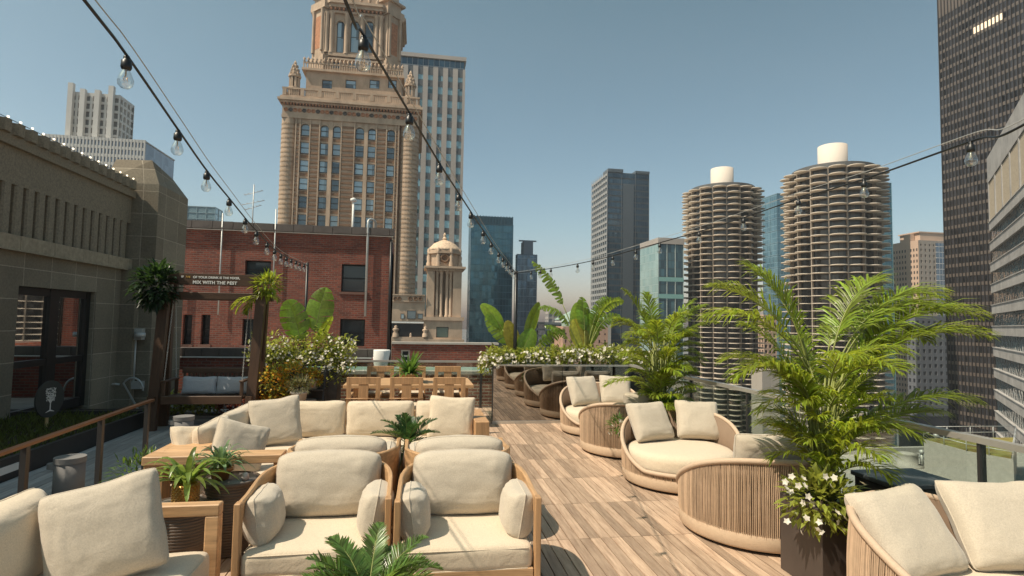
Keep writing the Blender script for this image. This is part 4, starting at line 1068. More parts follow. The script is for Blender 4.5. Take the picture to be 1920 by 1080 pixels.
# ------------------------------------------------------------------ palms in planters
def areca(c, zb, H, n, L0, L1, rnd, pl, nl=30, ll=.26, lw=.017, extra=(), rad=.10):
    """clump of canes; fronds leave the canes at many heights and arch over"""
    lm, sm_ = MB(), MB(); jobs = []
    for i in range(n):
        az = 2.4*i + rnd.uniform(-.5,.5); f = rnd.random()**.8; h = H*f
        el = R(82) - R(28+26*f)*rnd.random()**1.1; jobs.append((az, h, el, rnd.uniform(L0, L1)*(1-.15*f), rnd.uniform(.8, 1.7), rad*(.3+f*1.2)))
    jobs = [(a_, h_, e_, l_*(.62 if math.cos(a_) < -.2 and h_ < .75 else 1), r_, q_) for a_, h_, e_, l_, r_, q_ in jobs]
    for az, h, el, L_, ar in extra: jobs.append((az, h, el, L_, ar, rad))
    for az, h, el, L_, ar, rr in jobs:
        b = Vector((c[0]+rnd.uniform(-.07,.07), c[1]+rnd.uniform(-.07,.07), zb))
        p = Vector((c[0]+math.cos(az)*rr, c[1]+math.sin(az)*rr, zb+h))
        if h > .12: sm_.tube([b, b.lerp(p, .5)+Vector((math.cos(az)*-.01, math.sin(az)*-.01, 0)), p], [.012, .010, .008], 6)
        frond(lm, sm_, p, az, el, L_, ar, int(nl*L_), ll*min(1.25, .55+.5*L_), lw, rnd.uniform(.22,.34), .008, .75, rnd.uniform(.1,.45), 50, rnd)
    o = lm.build('fronds', PALM, pl); sm_.build('stems', STEM, pl)
def planter_box(t, x, y, w, h, mt, d=None):
    d = d or w; mb = MB(); mb.cbox(x-w/2, x+w/2, y-d/2, y+d/2, 0, h-.02, .006)
    mb.cbox(x-w/2, x+w/2, y-d/2, y-d/2+.03, h-.02, h, .003); mb.cbox(x-w/2, x+w/2, y+d/2-.03, y+d/2, h-.02, h, .003)
    mb.cbox(x-w/2, x-w/2+.03, y-d/2+.03, y+d/2-.03, h-.02, h, .003); mb.cbox(x+w/2-.03, x+w/2, y-d/2+.03, y+d/2-.03, h-.02, h, .003)
    mb.build('box', mt, t)
    mb = MB(); mb.box(x-w/2+.03, x+w/2-.03, y-d/2+.03, y+d/2-.03, h-.02, h-.01); mb.build('soil', SOIL, t)
PLB = mat('planter_metal', (.085,.068,.06), rough=.4, var=.15, metal=.3)
pbig = thing('palm_planter', 'large bright green areca palm in a dark square planter with white flowers at the right', 'planter', (3.02, 3.82, 0), 0, 'palms in square planters')
planter_box(pbig, 3.02, 3.82, .46, .58, PLB)
rnd = random.Random(71)
areca((3.04, 3.88), .54, 1.05, 52, .50, .85, rnd, pbig, nl=44, ll=.30, lw=.017, extra=(
    (R(182), .95, R(58), 1.05, 1.35), (R(165), 1.0, R(66), 1.0, 1.1), (R(150), 1.0, R(80), .85, .7), (R(190), .8, R(45), .8, 1.5), (R(120), 1.05, R(76), .95, .8),
    (R(-5), .85, R(56), 1.45, 1.35), (R(5), .95, R(62), 1.35, 1.35), (R(-12), .8, R(50), 1.3, 1.2), (R(10), .9, R(52), 1.2, 1.5), (R(-8), .45, R(38), 1.2, .95), (R(2), .40, R(30), 1.05, .7), (R(20), 1.0, R(72), 1.1, 1.2), (R(0), .9, R(66), 1.3, 1.6)))
lm, fm = MB(), MB()
leafball(lm, (2.86, 3.68, .64), .24, 520, .085, .035, rnd, .3, (1.15,.9,.85)); leafball(lm, (3.0, 3.62, .50), .12, 90, .08, .03, rnd); leafball(lm, (3.08, 3.58, .30), .05, 26, .06, .03, rnd, .4, (1,.6,2.4))
for i in range(34): flower(fm, Vector((2.80+rnd.uniform(-.32,.22), 3.55+rnd.uniform(-.14,.03), .64+rnd.uniform(-.16,.20))), 0.027, rnd)
o = lm.build('foliage', PALMD if False else HEDGE, pbig); o['kind'] = 'stuff'; o = fm.build('flowers', PETAL, pbig); o['kind'] = 'stuff'
p2 = thing('palm_planter', 'dense areca palm in a stone planter between the rope armchairs in mid deck', 'planter', (3.25, 7.25, 0), 0, 'palms in square planters')
planter_box(p2, 3.38, 7.42, .40, .58, mat('brown_stone', (.26,.19,.14), rough=.8, var=.2))
rnd = random.Random(72)
areca((3.30, 7.40), .50, 1.15, 74, .45, .75, rnd, p2, nl=44, ll=.25, lw=.019, extra=(
    (R(10), 1.0, R(62), .95, .8), (R(0), 1.0, R(48), .9, .9), (R(170), 1.05, R(76), .9, .6), (R(160), 1.0, R(62), .7, 1.0), (R(100), 1.0, R(84), .85, .5), (R(185), .45, R(30), .75, 1.1), (R(5), .9, R(78), .95, .7)))
lm, fm = MB(), MB(); leafball(lm, (3.36, 7.25, .64), .25, 420, .09, .03, rnd, .2); leafball(lm, (2.62, 7.15, .52), .12, 120, .08, .03, rnd)
for i in range(8): flower(fm, Vector((2.55+rnd.uniform(-.1,.1), 7.05, .5+rnd.uniform(-.12,.1))), .03, rnd)
o = lm.build('foliage', PALMD, p2); o['kind'] = 'stuff'; o = fm.build('flowers', PETAL, p2); o['kind'] = 'stuff'

# dark cabinet behind the nearest seat
dk = thing('planter_trough', 'empty dark grey metal trough against the glass guard behind the nearest rope armchair', 'planter', (3.75, 3.55, 0))
mb = MB(); mb.cbox(3.40, 3.92, 3.60, 4.0, 0, .70); mb.build('box', DARKM, dk)
mb = MB(); mb.cbox(3.38, 3.94, 3.58, 4.02, .70, .735); mb.build('rim', mat('slate_metal', (.10,.115,.125), rough=.4, metal=.4), dk)

# ------------------------------------------------------------------ hedge planter on the far right
hd = thing('hedge_planter', 'long raised planter of white flowering hedge with paddle leaf plants behind the glass screen', 'planter', (2.9, 10.8, 0))
mb = MB(); mb.cbox(1.42, 4.9, 10.36, 11.1, 0, 1.02); mb.build('box', DARKM, hd)
rnd = random.Random(81); lm, fm = MB(), MB()
leaf_box(lm, fm, 1.35, 4.9, 10.30, 11.1, 1.0, 1.32, 4200, .10, .045, 330, .033, rnd, .10)
leaf_box(lm, fm, 1.15, 1.5, 10.25, 10.7, .86, 1.25, 420, .09, .04, 80, .033, rnd, .1)
o = lm.build('foliage', HEDGE, hd); o['kind'] = 'stuff'; o = fm.build('flowers', PETAL, hd); o['kind'] = 'stuff'
def bop(label, base, leaves, rnd, mt, loc):
    t = thing('paddle_leaf_plant', label, 'plant', loc, 0, 'paddle leaf plants in the hedge planter')
    lm, sm_ = MB(), MB()
    for (az, el, pet, L_, W_, ar, rip, tl, k, face) in leaves:
        pet *= 1.3; L_ *= 1.12; W_ *= 1.4
        paddle(lm, sm_, Vector(base)+Vector((rnd.uniform(-.05,.05), rnd.uniform(-.05,.05), 0)), R(az), R(el), pet, L_, W_, ar, rip, R(tl), rnd, mi=k, nseg=20, face=face)
    lm.build('leaves', [mt, YELLEAF], t); sm_.build('stems', STEM, t)
F = (0,-1,.3)
bop('broken-leaved paddle plant with one yellowing leaf at the left end of the raised hedge planter', (1.95, 10.75, 1.05), (
    (165, 68, .55, .58, .24, .5, 0, 20, 0, F), (175, 62, .35, .62, .26, .2, .4, 10, 0, F), (40, 72, .35, .78, .20, .1, 0, 30, 0, F),
    (178, 84, .12, .62, .22, .15, 0, 0, 1, F), (5, 48, .40, .55, .18, .5, .9, 20, 0, F), (10, 80, .08, .55, .26, .3, 0, 0, 0, F)), random.Random(82), BANANA, (1.95,10.75,1.03))
bop('tall paddle plant with torn arching leaves in the middle of the raised hedge planter', (3.22, 10.75, 1.05), (
    (165, 74, .95, .95, .24, .5, .9, 30, 0, F), (178, 70, .62, .68, .16, 1.4, .9, 30, 0, F), (10, 82, .60, .60, .22, .7, .9, 10, 0, F), (5, 76, .72, .62, .2, 1.5, .6, 40, 0, F),
    (100, 86, .35, .70, .30, .1, 0, 0, 0, F), (20, 84, .25, .62, .32, .2, 0, 0, 0, F), (150, 84, .18, .60, .28, .2, 0, 0, 1, F), (175, 60, .45, .48, .18, 1.0, .9, 40, 0, F), (0, 70, .55, .55, .18, 1.4, .9, 10, 0, F), (90, 88, .5, .62, .26, .2, .4, 20, 0, F)), random.Random(83), BANANA, (3.22,10.75,1.03))

# ------------------------------------------------------------------ festoon lights
def catmull(P, n=14):
    out = []
    for i in range(len(P)-1):
        p0 = P[max(0,i-1)]; p1 = P[i]; p2_ = P[i+1]; p3 = P[min(len(P)-1,i+2)]
        for k in range(n):
            t = k/n; out.append(.5*((2*p1)+(-p0+p2_)*t+(2*p0-5*p1+4*p2_-p3)*t*t+(-p0+3*p1-3*p2_+p3)*t**3))
    out.append(P[-1]); return out
FIL = mat('filament', (.55,.35,.15), rough=.4, metal=.5)
def festoon(name, label, P, bulbs, wire_up=.05):
    t = thing('string_lights', label, 'string lights', P[0], 0, 'bulb strings over the deck')
    c = catmull(P)
    mb = MB(); mb.tube(c, .0068, 6); mb.build('cable', BLACK, t)
    mb = MB(); mb.tube([p + Vector((.01,0,.018+wire_up*math.sin(PI*i/len(c)))) for i, p in enumerate(c)], .0028, 5); mb.build('support_wire', GALV, t)
    for (px, py, d) in bulbs:
        # the cable point that meets the bulb's sight line
        best = min(c, key=lambda p: abs((960+CAMF*((p-CP).dot(RT)/max(.1,(p-CP).dot(FW))))-px) + (1e6 if (p-CP).dot(FW) < .3 else 0))
        i = c.index(best)
        def sx(p): return 960+CAMF*((p-CP).dot(RT)/(p-CP).dot(FW))
        for j in (i-1, i):
            if 0 <= j < len(c)-1 and (sx(c[j])-px)*(sx(c[j+1])-px) <= 0:
                f = (px-sx(c[j]))/(sx(c[j+1])-sx(c[j])+1e-9); best = c[j].lerp(c[j+1], f)
        mb = MB(); mb.lathe([(0,0),(.011,-.002),(.014,-.012),(.012,-.02),(.021,-.026),(.0225,-.055),(.019,-.064),(0,-.064)], best, 14); so_ = mb.build('bulb', BLACK, t)
        mb = MB(); mb.lathe([(.013,-.06),(.015,-.070),(.024,-.088),(.031,-.108),(.0325,-.122),(.029,-.138),(.018,-.149),(0,-.153)], best, 16); mb.build('glass', BULBG, so_)
        mb = MB(); mb.lathe([(.003,-.064),(.004,-.09),(.002,-.10)], best, 6); mb.tube([best+Vector((.008*math.cos(a), .008*math.sin(a), -.10-.003*(k%2)*6)) for k, a in enumerate([2*PI*i_/8 for i_ in range(9)])], .0012, 3); mb.build('filament', FIL, so_)
V = Vector
PA = [V((-1.22,.6,3.25)), AT(150,-10,2.05), AT(238,104,2.55), AT(334,243,3.3), AT(388,320,4.05), AT(430,372,4.85), AT(481,433,6.2), AT(527,476,8.0), AT(575,497,11.6)]
festoon('a', 'left string of clear bulbs sagging from the top left corner to a thin pole', PA,
        [(238,0,0),(334,0,0),(388,0,0),(430,0,0),(460,0,0),(481,0,0),(501,0,0),(515,0,0),(527,0,0),(537,0,0),(546,0,0),(555,0,0),(562,0,0),(570,0,0)])
PB = [V((-.55,.7,3.35)), AT(645,-5,1.9), AT(682,66,2.35), AT(768,212,3.15), AT(824,306,3.85), AT(860,362,4.7), AT(906,432,6.2), AT(935,473,7.9), AT(968,512,10.9)]
festoon('b', 'middle string of clear bulbs crossing in front of the ornate terracotta tower', PB,
        [(682,0,0),(768,0,0),(824,0,0),(860,0,0),(883,0,0),(906,0,0),(921,0,0),(935,0,0),(943,0,0),(950,0,0),(956,0,0),(961,0,0),(965,0,0)])
PC = [AT(968,512,10.9), AT(1035,503,10.0), AT(1110,489,9.0), AT(1191,468,8.2), AT(1311,434,7.2), AT(1394,408,6.4), AT(1497,373,5.5), AT(1620,336,4.5), AT(1820,265,3.4), AT(1925,231,2.9), V((3.2,1.4,3.3))]
festoon('c', 'right string of clear bulbs running past the twin round towers to the right edge', PC,
        [(996,0,0),(1013,0,0),(1033,0,0),(1083,0,0),(1112,0,0),(1149,0,0),(1192,0,0),(1237,0,0),(1311,0,0),(1394,0,0),(1497,0,0),(1620,0,0),(1820,0,0)])
q = AT(575,497,11.6); lp = thing('light_pole', 'thin black pole behind the flowers holding the left bulb string', 'pole', (q.x,q.y,0), 0, 'black poles carrying the bulb strings')
mb = MB(); mb.tube([(q.x+.015,q.y,0),(q.x+.015,q.y,q.z+.05)], .028, 8); mb.build('post', BLACK, lp); mb = MB(); mb.tube([(q.x-.04,q.y,q.z+.02),(q.x+.03,q.y,q.z+.02)], .008, 6); mb.build('bracket', BLACK, lp)
q = AT(968,512,10.9); lp = thing('light_pole', 'thin black pole in the hedge planter where the middle and right bulb strings meet', 'pole', (q.x,q.y,0), 0, 'black poles carrying the bulb strings')
mb = MB(); mb.tube([(q.x,q.y,0),(q.x,q.y,q.z+.04)], .036, 8); mb.build('post', BLACK, lp); mb = MB(); mb.tube([(q.x-.05,q.y,q.z+.01),(q.x+.05,q.y,q.z+.01)], .008, 6); mb.build('bracket', BLACK, lp)
# =================================================================== CITY
def holed(mb, x0, x1, z0, z1, y0, y1, holes):
    """wall slab with rectangular openings"""
    xs = sorted({x0, x1, *[h[0] for h in holes], *[h[1] for h in holes]}); zs = sorted({z0, z1, *[h[2] for h in holes], *[h[3] for h in holes]})
    for i in range(len(xs)-1):
        j = 0
        while j < len(zs)-1:
            k = j
            def hole(jj): 
                cx, cz = (xs[i]+xs[i+1])/2, (zs[jj]+zs[jj+1])/2
                return any(h[0] < cx < h[1] and h[2] < cz < h[3] for h in holes)
            if hole(j): j += 1; continue
            while k+1 < len(zs)-1 and not hole(k+1): k += 1
            mb.box(xs[i], xs[i+1], y0, y1, zs[j], zs[k+1]); j = k+1
def sash(parent, x0, x1, z0, z1, y, fm, gm, fw=.06, name='window', mid=True, arch=False):
    mb = MB(); 
    mb.box(x0, x0+fw, y, y+.08, z0, z1); mb.box(x1-fw, x1, y, y+.08, z0, z1); mb.box(x0+fw, x1-fw, y, y+.08, z0, z0+fw); mb.box(x0+fw, x1-fw, y, y+.08, z1-fw, z1)
    if mid: mb.box(x0+fw, x1-fw, y+.01, y+.07, (z0+z1)/2-fw/2, (z0+z1)/2+fw/2)
    o = mb.build(name, fm, parent)
    mb = MB(); mb.box(x0+fw, x1-fw, y+.035, y+.05, z0+fw, z1-fw); mb.build('pane', gm, o); return o
WING = facade_glass('window_glass_dark', (.015,.02,.025), (.09,.11,.12), (1.3,1.3,1.1), metal=.3, rough=.08, spread=.9)
# --- red brick building
YB = 22.0
bb = thing('brick_building', 'big red brick building with dark tile coping, behind the swing frame and paddle leaves', 'building', (-6, YB, 0))
z1 = 5.02; xr = PY(731,500,YB).x; xl = -13.0
hs = []
def wh(a, b, c, d): p = PY(a, b, YB); q = PY(c, d, YB); h = (p.x, q.x, q.z, p.z); hs.append(h); return h
wins = [wh(641,495,686,548), wh(638,598,683,650), wh(460,488,507,522), wh(302,486,344,516), wh(344,590,358,646), wh(378,590,392,646), wh(455,598,486,648)]
mb = MB(); holed(mb, xl, xr, -.6, z1, YB, YB+.35, hs); mb.box(xl, xr, YB+.9, YB+3, -20, z1-.4); mb.box(xl, xr-.02, YB+.36, YB+.899, -.5, z1-.41)
mb.box(xr-.35, xr, YB+.36, YB+3, -.6, z1)
for o_ in (1,): mb.box(xl, xr+.03, YB-.03, YB-.002, z1-.55, z1-.47)
mb.build('wall', BRICK, bb)
x = xl-.05; rnd = random.Random(90)
while x < xr:
    mb = MB(); x2 = min(x+.70, xr+.12); mb.prism([(x+.008, YB-.13),(x2-.008, YB-.13),(x2-.008, YB+.5),(x+.008, YB+.5)], z1+.001, z1+.29+rnd.uniform(-.008,.008)); mb.box(x+.006, x2-.01, YB-.16, YB-.131, z1+.02, z1+.07); mb.build('coping_tile', COPING, bb); x += .70
mb = MB(); mb.box(xl, xr+.1, YB-.10, YB+.1, z1-.02, z1); mb.build('coping_joint', WHITEP, bb)
for i, h in enumerate(wins): sash(bb, h[0], h[1], h[2], h[3], YB+.16, WHITEP if i == 3 else BLACK, WING, .05)
SILLM = mat('brick_sill', (.16,.08,.06), rough=.8)
for h in wins: mb = MB(); mb.box(h[0]-.06, h[1]+.06, YB-.05, YB-.003, h[2]-.10, h[2]-.002); mb.build('sill', SILLM, bb)
def pipe(px, y0_, y1_, r_=.04, lab='downpipe', m_=GALV):
    a = PY(px, y0_, YB-.12); b = PY(px-10 if y1_-y0_ > 200 else px-4, y1_, YB-.12); mb = MB(); mb.tube([(a.x, YB-.12, a.z), (a.x, YB-.12, b.z)], r_, 8); return mb.build(lab, m_, bb)
pipe(418, 400, 590, .026); pipe(518, 392, 560, .026); pipe(338, 520, 645, .045); 
a = PY(697, 420, YB); mb = MB(); mb.tube([(a.x+.12,YB+.3,5.0),(a.x+.12,YB+.3,5.55)]+[(a.x+.12-.12*(1-math.cos(t)), YB+.3-.42*t/PI, 5.55+.12*math.sin(t)) for t in [PI*k/8 for k in range(1,9)]]+[(a.x-.12,YB-.12,5.4),(a.x-.12,YB-.12,1.95)], .045, 8); mb.build('downpipe', GALV, bb)
mb = MB(); mb.tube([(xr+.03, YB-.07, .4),(xr+.03, YB-.07, 4.9)], .05, 8); mb.build('downpipe', BLACK, bb)
# antenna and vent on its roof
q = PY(474, 400, 24); an = thing('roof_antenna', 'thin television antenna standing on the brick building roof', 'antenna', (q.x, 24, 5))
mb = MB(); zt_ = PY(474,346,24).z; mb.tube([(q.x,24,4.6),(q.x,24,zt_)], .022, 6); mb.build('mast', GALV, an)
mb = MB()
for zz, L_ in ((zt_-.35,.35),(zt_-.75,.42),(zt_-.95,.3)): mb.tube([(q.x-L_,24,zz-.1),(q.x+L_,24,zz+.12)], .012, 5); [mb.tube([(q.x+L_*f,23.8,zz+.11*f),(q.x+L_*f,24.2,zz+.11*f+.05)], .008, 4) for f in (-.9,-.5,.5,.9)]
mb.build('elements', GALV, an)
q = PY(662, 405, 23); vt = thing('roof_vent', 'white vent pipe with a cap on the brick building roof', 'vent', (q.x, 23, 5))
mb = MB(); zt_ = PY(662,376,23).z; mb.tube([(q.x,23,4.6),(q.x,23,zt_)], .04, 8); mb.build('pipe', WHITEP, vt); mb = MB(); mb.lathe([(0,.12),(.13,.06),(.11,-.04),(.04,-.06)], (q.x,23,zt_), 12); mb.build('cap', WHITEP, vt)
# near brick parapets
nb = thing('parapet_wall', 'low red brick parapet with dark tile coping behind the porch swing', 'wall', (-5, 16, 0))
mb = MB(); mb.box(-11, -1.25, 16, 16.3, -.3, .80); mb.build('wall', BRICK, nb)
x = -11
while x < -1.3:
    mb = MB(); mb.box(x+.006, min(x+.42, -1.2)-.006, 15.94, 16.36, .802, 1.02); mb.build('coping_tile', COPING, nb); x += .42
mb = MB(); mb.box(-11, -1.22, 15.935, 15.99, .775, .80); mb.build('coping_joint', WHITEP, nb)
nw = thing('parapet_wall', 'sunlit brick wall with pale coping just outside the glass behind the dining table', 'wall', (-1, 13.3, 0))
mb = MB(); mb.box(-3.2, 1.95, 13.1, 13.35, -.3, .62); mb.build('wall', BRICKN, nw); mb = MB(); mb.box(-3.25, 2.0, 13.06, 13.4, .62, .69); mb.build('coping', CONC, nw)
mb = MB()
for x in (-3.2, -1.2, .6): mb.box(x, x+1.7, 14.2, 15.4, -.25, .52)
ra = thing('skylight', 'pale green glazed skylight strip beyond the rear glass guard', 'skylight', (-.5, 14.8, -.25)); mb.build('curb', CONC, ra)
mb = MB(); mb.box(-3.25, 2.35, 14.15, 15.45, .521, .60); mb.build('glazing', mat('green_glass', (.35,.48,.42), rough=.25, var=.1), ra)
q = PY(714, 680, 17); wv = thing('roof_vent', 'pale tapered metal roof cowl right of the brick building corner', 'vent', (q.x, 17, -.2))
mb = MB(); mb.lathe([(0,0),(.18,0),(.19,.7),(.27,1.14),(.25,1.16),(0,1.10)], (q.x,17,-.2), 20); mb.build('cowl', WHITEP, wv)
lb2 = thing('brick_wing', 'low red brick wing with pale coping in front of the terracotta turret', 'building', (1, 19, 0))
xa = PY(734,660,19).x; xb_ = PY(932,660,19).x; h = PY(752,656,19), PY(768,680,19)
mb = MB(); holed(mb, xa, xb_, -.6, 1.05, 19, 19.3, [(h[0].x, h[1].x, h[1].z, h[0].z)]); mb.box(xa+.01, xb_-.01, 19.6, 21.8, -.6, .9); mb.build('wall', BRICK, lb2)
mb = MB(); mb.box(xa, xb_+.05, 18.95, 19.35, 1.052, 1.12); mb.build('coping', CONC, lb2); sash(lb2, h[0].x, h[1].x, h[1].z, h[0].z, 19.12, WHITEP, WING, .05)

# --- ornate terracotta tower
TC = mat('terracotta', (.45,.33,.235), rough=.8, var=.28, vs=.35, bump=.5, bs=2.5, stretch=(1,1,.5)); TCD = mat('terracotta_band', (.21,.12,.07), rough=.85, var=.25, vs=.8, bump=.4, bs=3)
TCM = mat('terracotta_mid', (.34,.235,.155), rough=.85, var=.3, vs=.8, bump=.4, bs=3)
TCR = mat('terracotta_rust', (.42,.19,.10), rough=.85, var=.3, vs=1.5); TCK = mat('terracotta_dark', (.09,.075,.065), rough=.8, var=.3)
JW = facade_glass('tower_window_glass', (.03,.045,.06), (.42,.52,.56), (2.0,2.0,4.6), metal=.35, rough=.12, spread=.85)
YJ = 150.0
jt = thing('terracotta_tower', 'tall ornate tan terracotta tower with arched windows, corner turrets and a columned drum', 'tower', (-19, YJ+18, -105))
def jx(px): return PY(px, 310, YJ).x
def jz(px, py): return PY(px, py, YJ).z
cols = [(561,578),(598,614),(621.5,637),(664,681),(688,703),(724,739)]
zt0 = jz(561,231); pit = (jz(561,263)-jz(557,399))/4; wh_ = pit*.62
ztop = jz(560,222)
X0, X1 = jx(525), jx(781)
mb = MB(); mb.box(X0+1.5, X1-1.5, YJ+.9, YJ+36, -104, ztop+1); mb.build('core', TCD, jt)
# plain piers and banded piers
mbp, mbb = MB(), MB()
nrow = 11; zb_ = zt0 - pit*nrow
edges = [jx(551)] + [jx(c) for p_ in cols for c in p_] + [jx(747)]
for i in range(0, len(edges), 2):
    a, b = edges[i], edges[i+1]
    wide = i in (0, 2, 6, 10, 12)
    mbp.box(a, b, YJ+(.0 if not wide else .12), YJ+.9, zb_-30, ztop)
    if wide:
        z = zb_
        aa, b2 = (a+.3, b-.3) if b-a > 1.6 else (a+.1, b-.1)
        while z < ztop-.8:
            mbb.box(aa, b2, YJ-.12, YJ+.119, z, z+.55); z += 1.22
        mbp.box(a-.0, a+.28, YJ-.2, YJ+.118, zb_, ztop); mbp.box(b-.28, b, YJ-.2, YJ+.118, zb_, ztop)
for r_ in range(nrow+1):
    zw = zt0 - pit*r_
    for (c0_, c1_) in cols:
        a, b = jx(c0_), jx(c1_)
        mbp.box(a, b, YJ+.35, YJ+.9, zw-pit, zw-wh_); mbb.box(a+.15, b-.15, YJ+.28, YJ+.349, zw-pit+.5, zw-wh_-.5)
        if r_ == 0: mbp.box(a, b, YJ+.2, YJ+.9, zw, ztop)
b0_ = len(mbp.v); mbp.v += mbb.v; mbp.f += [[b0_+q_ for q_ in f_] for f_ in mbb.f]; mbp.mi += [1]*len(mbb.f); mbp.sm += mbb.sm
mbp.build('banded_front', [TC, TCD], jt)
cnt = 0; stuff = MB()
FRM = mat('tower_window_frame', (.05,.045,.04), rough=.5)
for r_ in range(nrow):
    zw = zt0 - pit*r_
    for (c0_, c1_) in cols:
        a, b = jx(c0_), jx(c1_); y = YJ+.62
        mb = MB(); mb.box(a, a+.16, y, y+.2, zw-wh_, zw); mb.box(b-.16, b, y, y+.2, zw-wh_, zw); mb.box(a+.16, b-.16, y, y+.2, zw-wh_/2-.09, zw-wh_/2+.09); mb.box(a-.1, b+.1, YJ+.2, YJ+.62, zw-wh_-.25, zw-wh_-.001)
        if r_ == 0:   # round heads
            m_ = (a+b)/2; rr = (b-a)/2
            mb.prism([(a,y)],0,0) if False else None
            vs = []; n_ = 8
            for k in range(n_+1):
                t = PI*k/n_; vs += [(m_-rr*math.cos(t), y-.3, zw-rr+rr*math.sin(t)), (m_-rr*math.cos(t), y-.3, zw+.3)]
            mb.add(vs, [(2*k, 2*k+2, 2*k+3, 2*k+1) for k in range(n_)], 1)
            ring = [(m_-(rr+.15)*math.cos(t), y-.42, zw-rr+(rr+.15)*math.sin(t)) for t in [PI*k/12 for k in range(13)]]
            mb.tube(ring, .18, 5, mi=1)
        o = mb.build('window', [FRM, TC], jt)
        mb = MB(); mb.box(a+.16, b-.16, y+.1, y+.15, zw-wh_, zw); mb.build('pane', JW, o)
# corner round towers
for cx_, lab in ((jx(537), 0), (jx(766), 1)):
    rr = 1.9 if lab == 0 else 2.5
    mb = MB(); mb.lathe([(rr, zb_-30), (rr, ztop)], (cx_, YJ+rr-.3, 0), 20); z = zb_
    while z < ztop-.8: mb.lathe([(rr+.01,z),(rr+.06,z+.02),(rr+.06,z+.42),(rr+.01,z+.45)], (cx_, YJ+rr-.3, 0), 20, mi=1, sm=False); z += 1.22
    mb.build('corner_shaft', [TC, TCM], jt)
# entablature
zE = ztop; zC = jz(527,185)
mb = MB(); mb.box(X0-.1, X1+.3, YJ-.3, YJ+37, zE, zE+.9); mb.box(X0, X1+.2, YJ-.1, YJ+36.8, zE+.9, zE+3.3); mb.build('frieze', TC, jt)
mb = MB()
for k in range(30):
    x = X0+.9+k*(X1-X0-1.6)/29
    q_ = Matrix.Translation((x, YJ-.1, zE+2.1)) @ Matrix.Rotation(PI/2, 4, 'X'); sv = mb.M; mb.M = q_
    mb.lathe([(.5,0),(.55,.12),(.42,.16),(.40,.02),(0,.02)], (0,0,0), 12, mi=(k*7)%3 % 2); mb.M = sv
mb.build('medallions', [TCR, TCK], jt)
mb = MB(); x = X0-.4
while x < X1+.5: mb.box(x, x+.32, YJ-.75, YJ-.1, zE+3.301, zE+3.85); x += .78
mb.build('dentils', TCR, jt)
mb = MB(); mb.box(X0-.6, X1+.8, YJ-.74, YJ+37.5, zE+3.851, zE+4.3); mb.box(X0-1.0, X1+1.2, YJ-1.4, YJ+38, zE+4.301, zE+4.9); mb.box(X0-.5,X1+.7,YJ-.9,YJ+37.5,zE+4.901,zE+5.5); mb.build('cornice', TC, jt)
zR = zE+5.5
mb = MB(); mb.box(X0-.2, X1+.4, YJ-.4, YJ+.1, zR, zR+.35); mb.box(X0-.2, X1+.4, YJ-.45, YJ+.15, zR+2.0, zR+2.4)
x = X0
while x < X1: mb.box(x, x+.9, YJ-.5, YJ+.2, zR+.351, zR+1.999); [mb.box(x+1.1+.5*j, x+1.35+.5*j, YJ-.3, YJ+.0, zR+.351, zR+1.999) for j in range(6)]; x += 4.35
mb.box(X0-.2, X0+.3, YJ+.2, YJ+36, zR, zR+2.4); mb.box(X1-.1, X1+.4, YJ+.2, YJ+36, zR, zR+2.4)
mb.build('balustrade', TC, jt)
def turret(cx_, cy_, zb, s, parent, name='corner_turret'):
    mb = MB(); c = (cx_, cy_, zb)
    mb.lathe([(1.9*s,0),(1.9*s,3.2*s),(2.1*s,3.3*s),(2.1*s,3.7*s),(1.6*s,3.8*s)], c, 12, sm=False)
    for k in range(8):
        a = 2*PI*(k+.5)/8; mb.box(cx_+1.35*s*math.cos(a)-.3*s, cx_+1.35*s*math.cos(a)+.3*s, cy_+1.35*s*math.sin(a)-.3*s, cy_+1.35*s*math.sin(a)+.3*s, zb+3.7*s, zb+7.2*s)
    mb.lathe([(1.7*s,7.1*s),(2.0*s,7.3*s),(2.0*s,7.8*s),(1.45*s,7.9*s),(1.5*s,8.8*s),(1.25*s,9.0*s),(1.1*s,10.0*s),(.8*s,10.2*s),(.75*s,11.2*s),(.45*s,11.5*s),(.5*s,12.1*s),(.2*s,12.6*s),(0,13.1*s)], c, 10, sm=False)
    for lv, r0_, nn_ in ((8.2,1.55,8),(9.5,1.2,8),(10.8,.8,6)):
        for k in range(nn_):
            a = 2*PI*k/nn_; p = (cx_+r0_*s*math.cos(a), cy_+r0_*s*math.sin(a), zb+lv*s); mb.lathe([(0,-.5*s),(.28*s,-.2*s),(.22*s,.3*s),(0,.9*s)], p, 6)
    return mb.build(name, TC, parent)
tsc = (jz(545,106)-zR)/13.1
turret(jx(543), YJ+1.8, zR, tsc, jt); turret(jx(765), YJ+1.8, zR, tsc, jt); turret(jx(543), YJ+35, zR, tsc, jt); turret(jx(765), YJ+35, zR, tsc, jt)
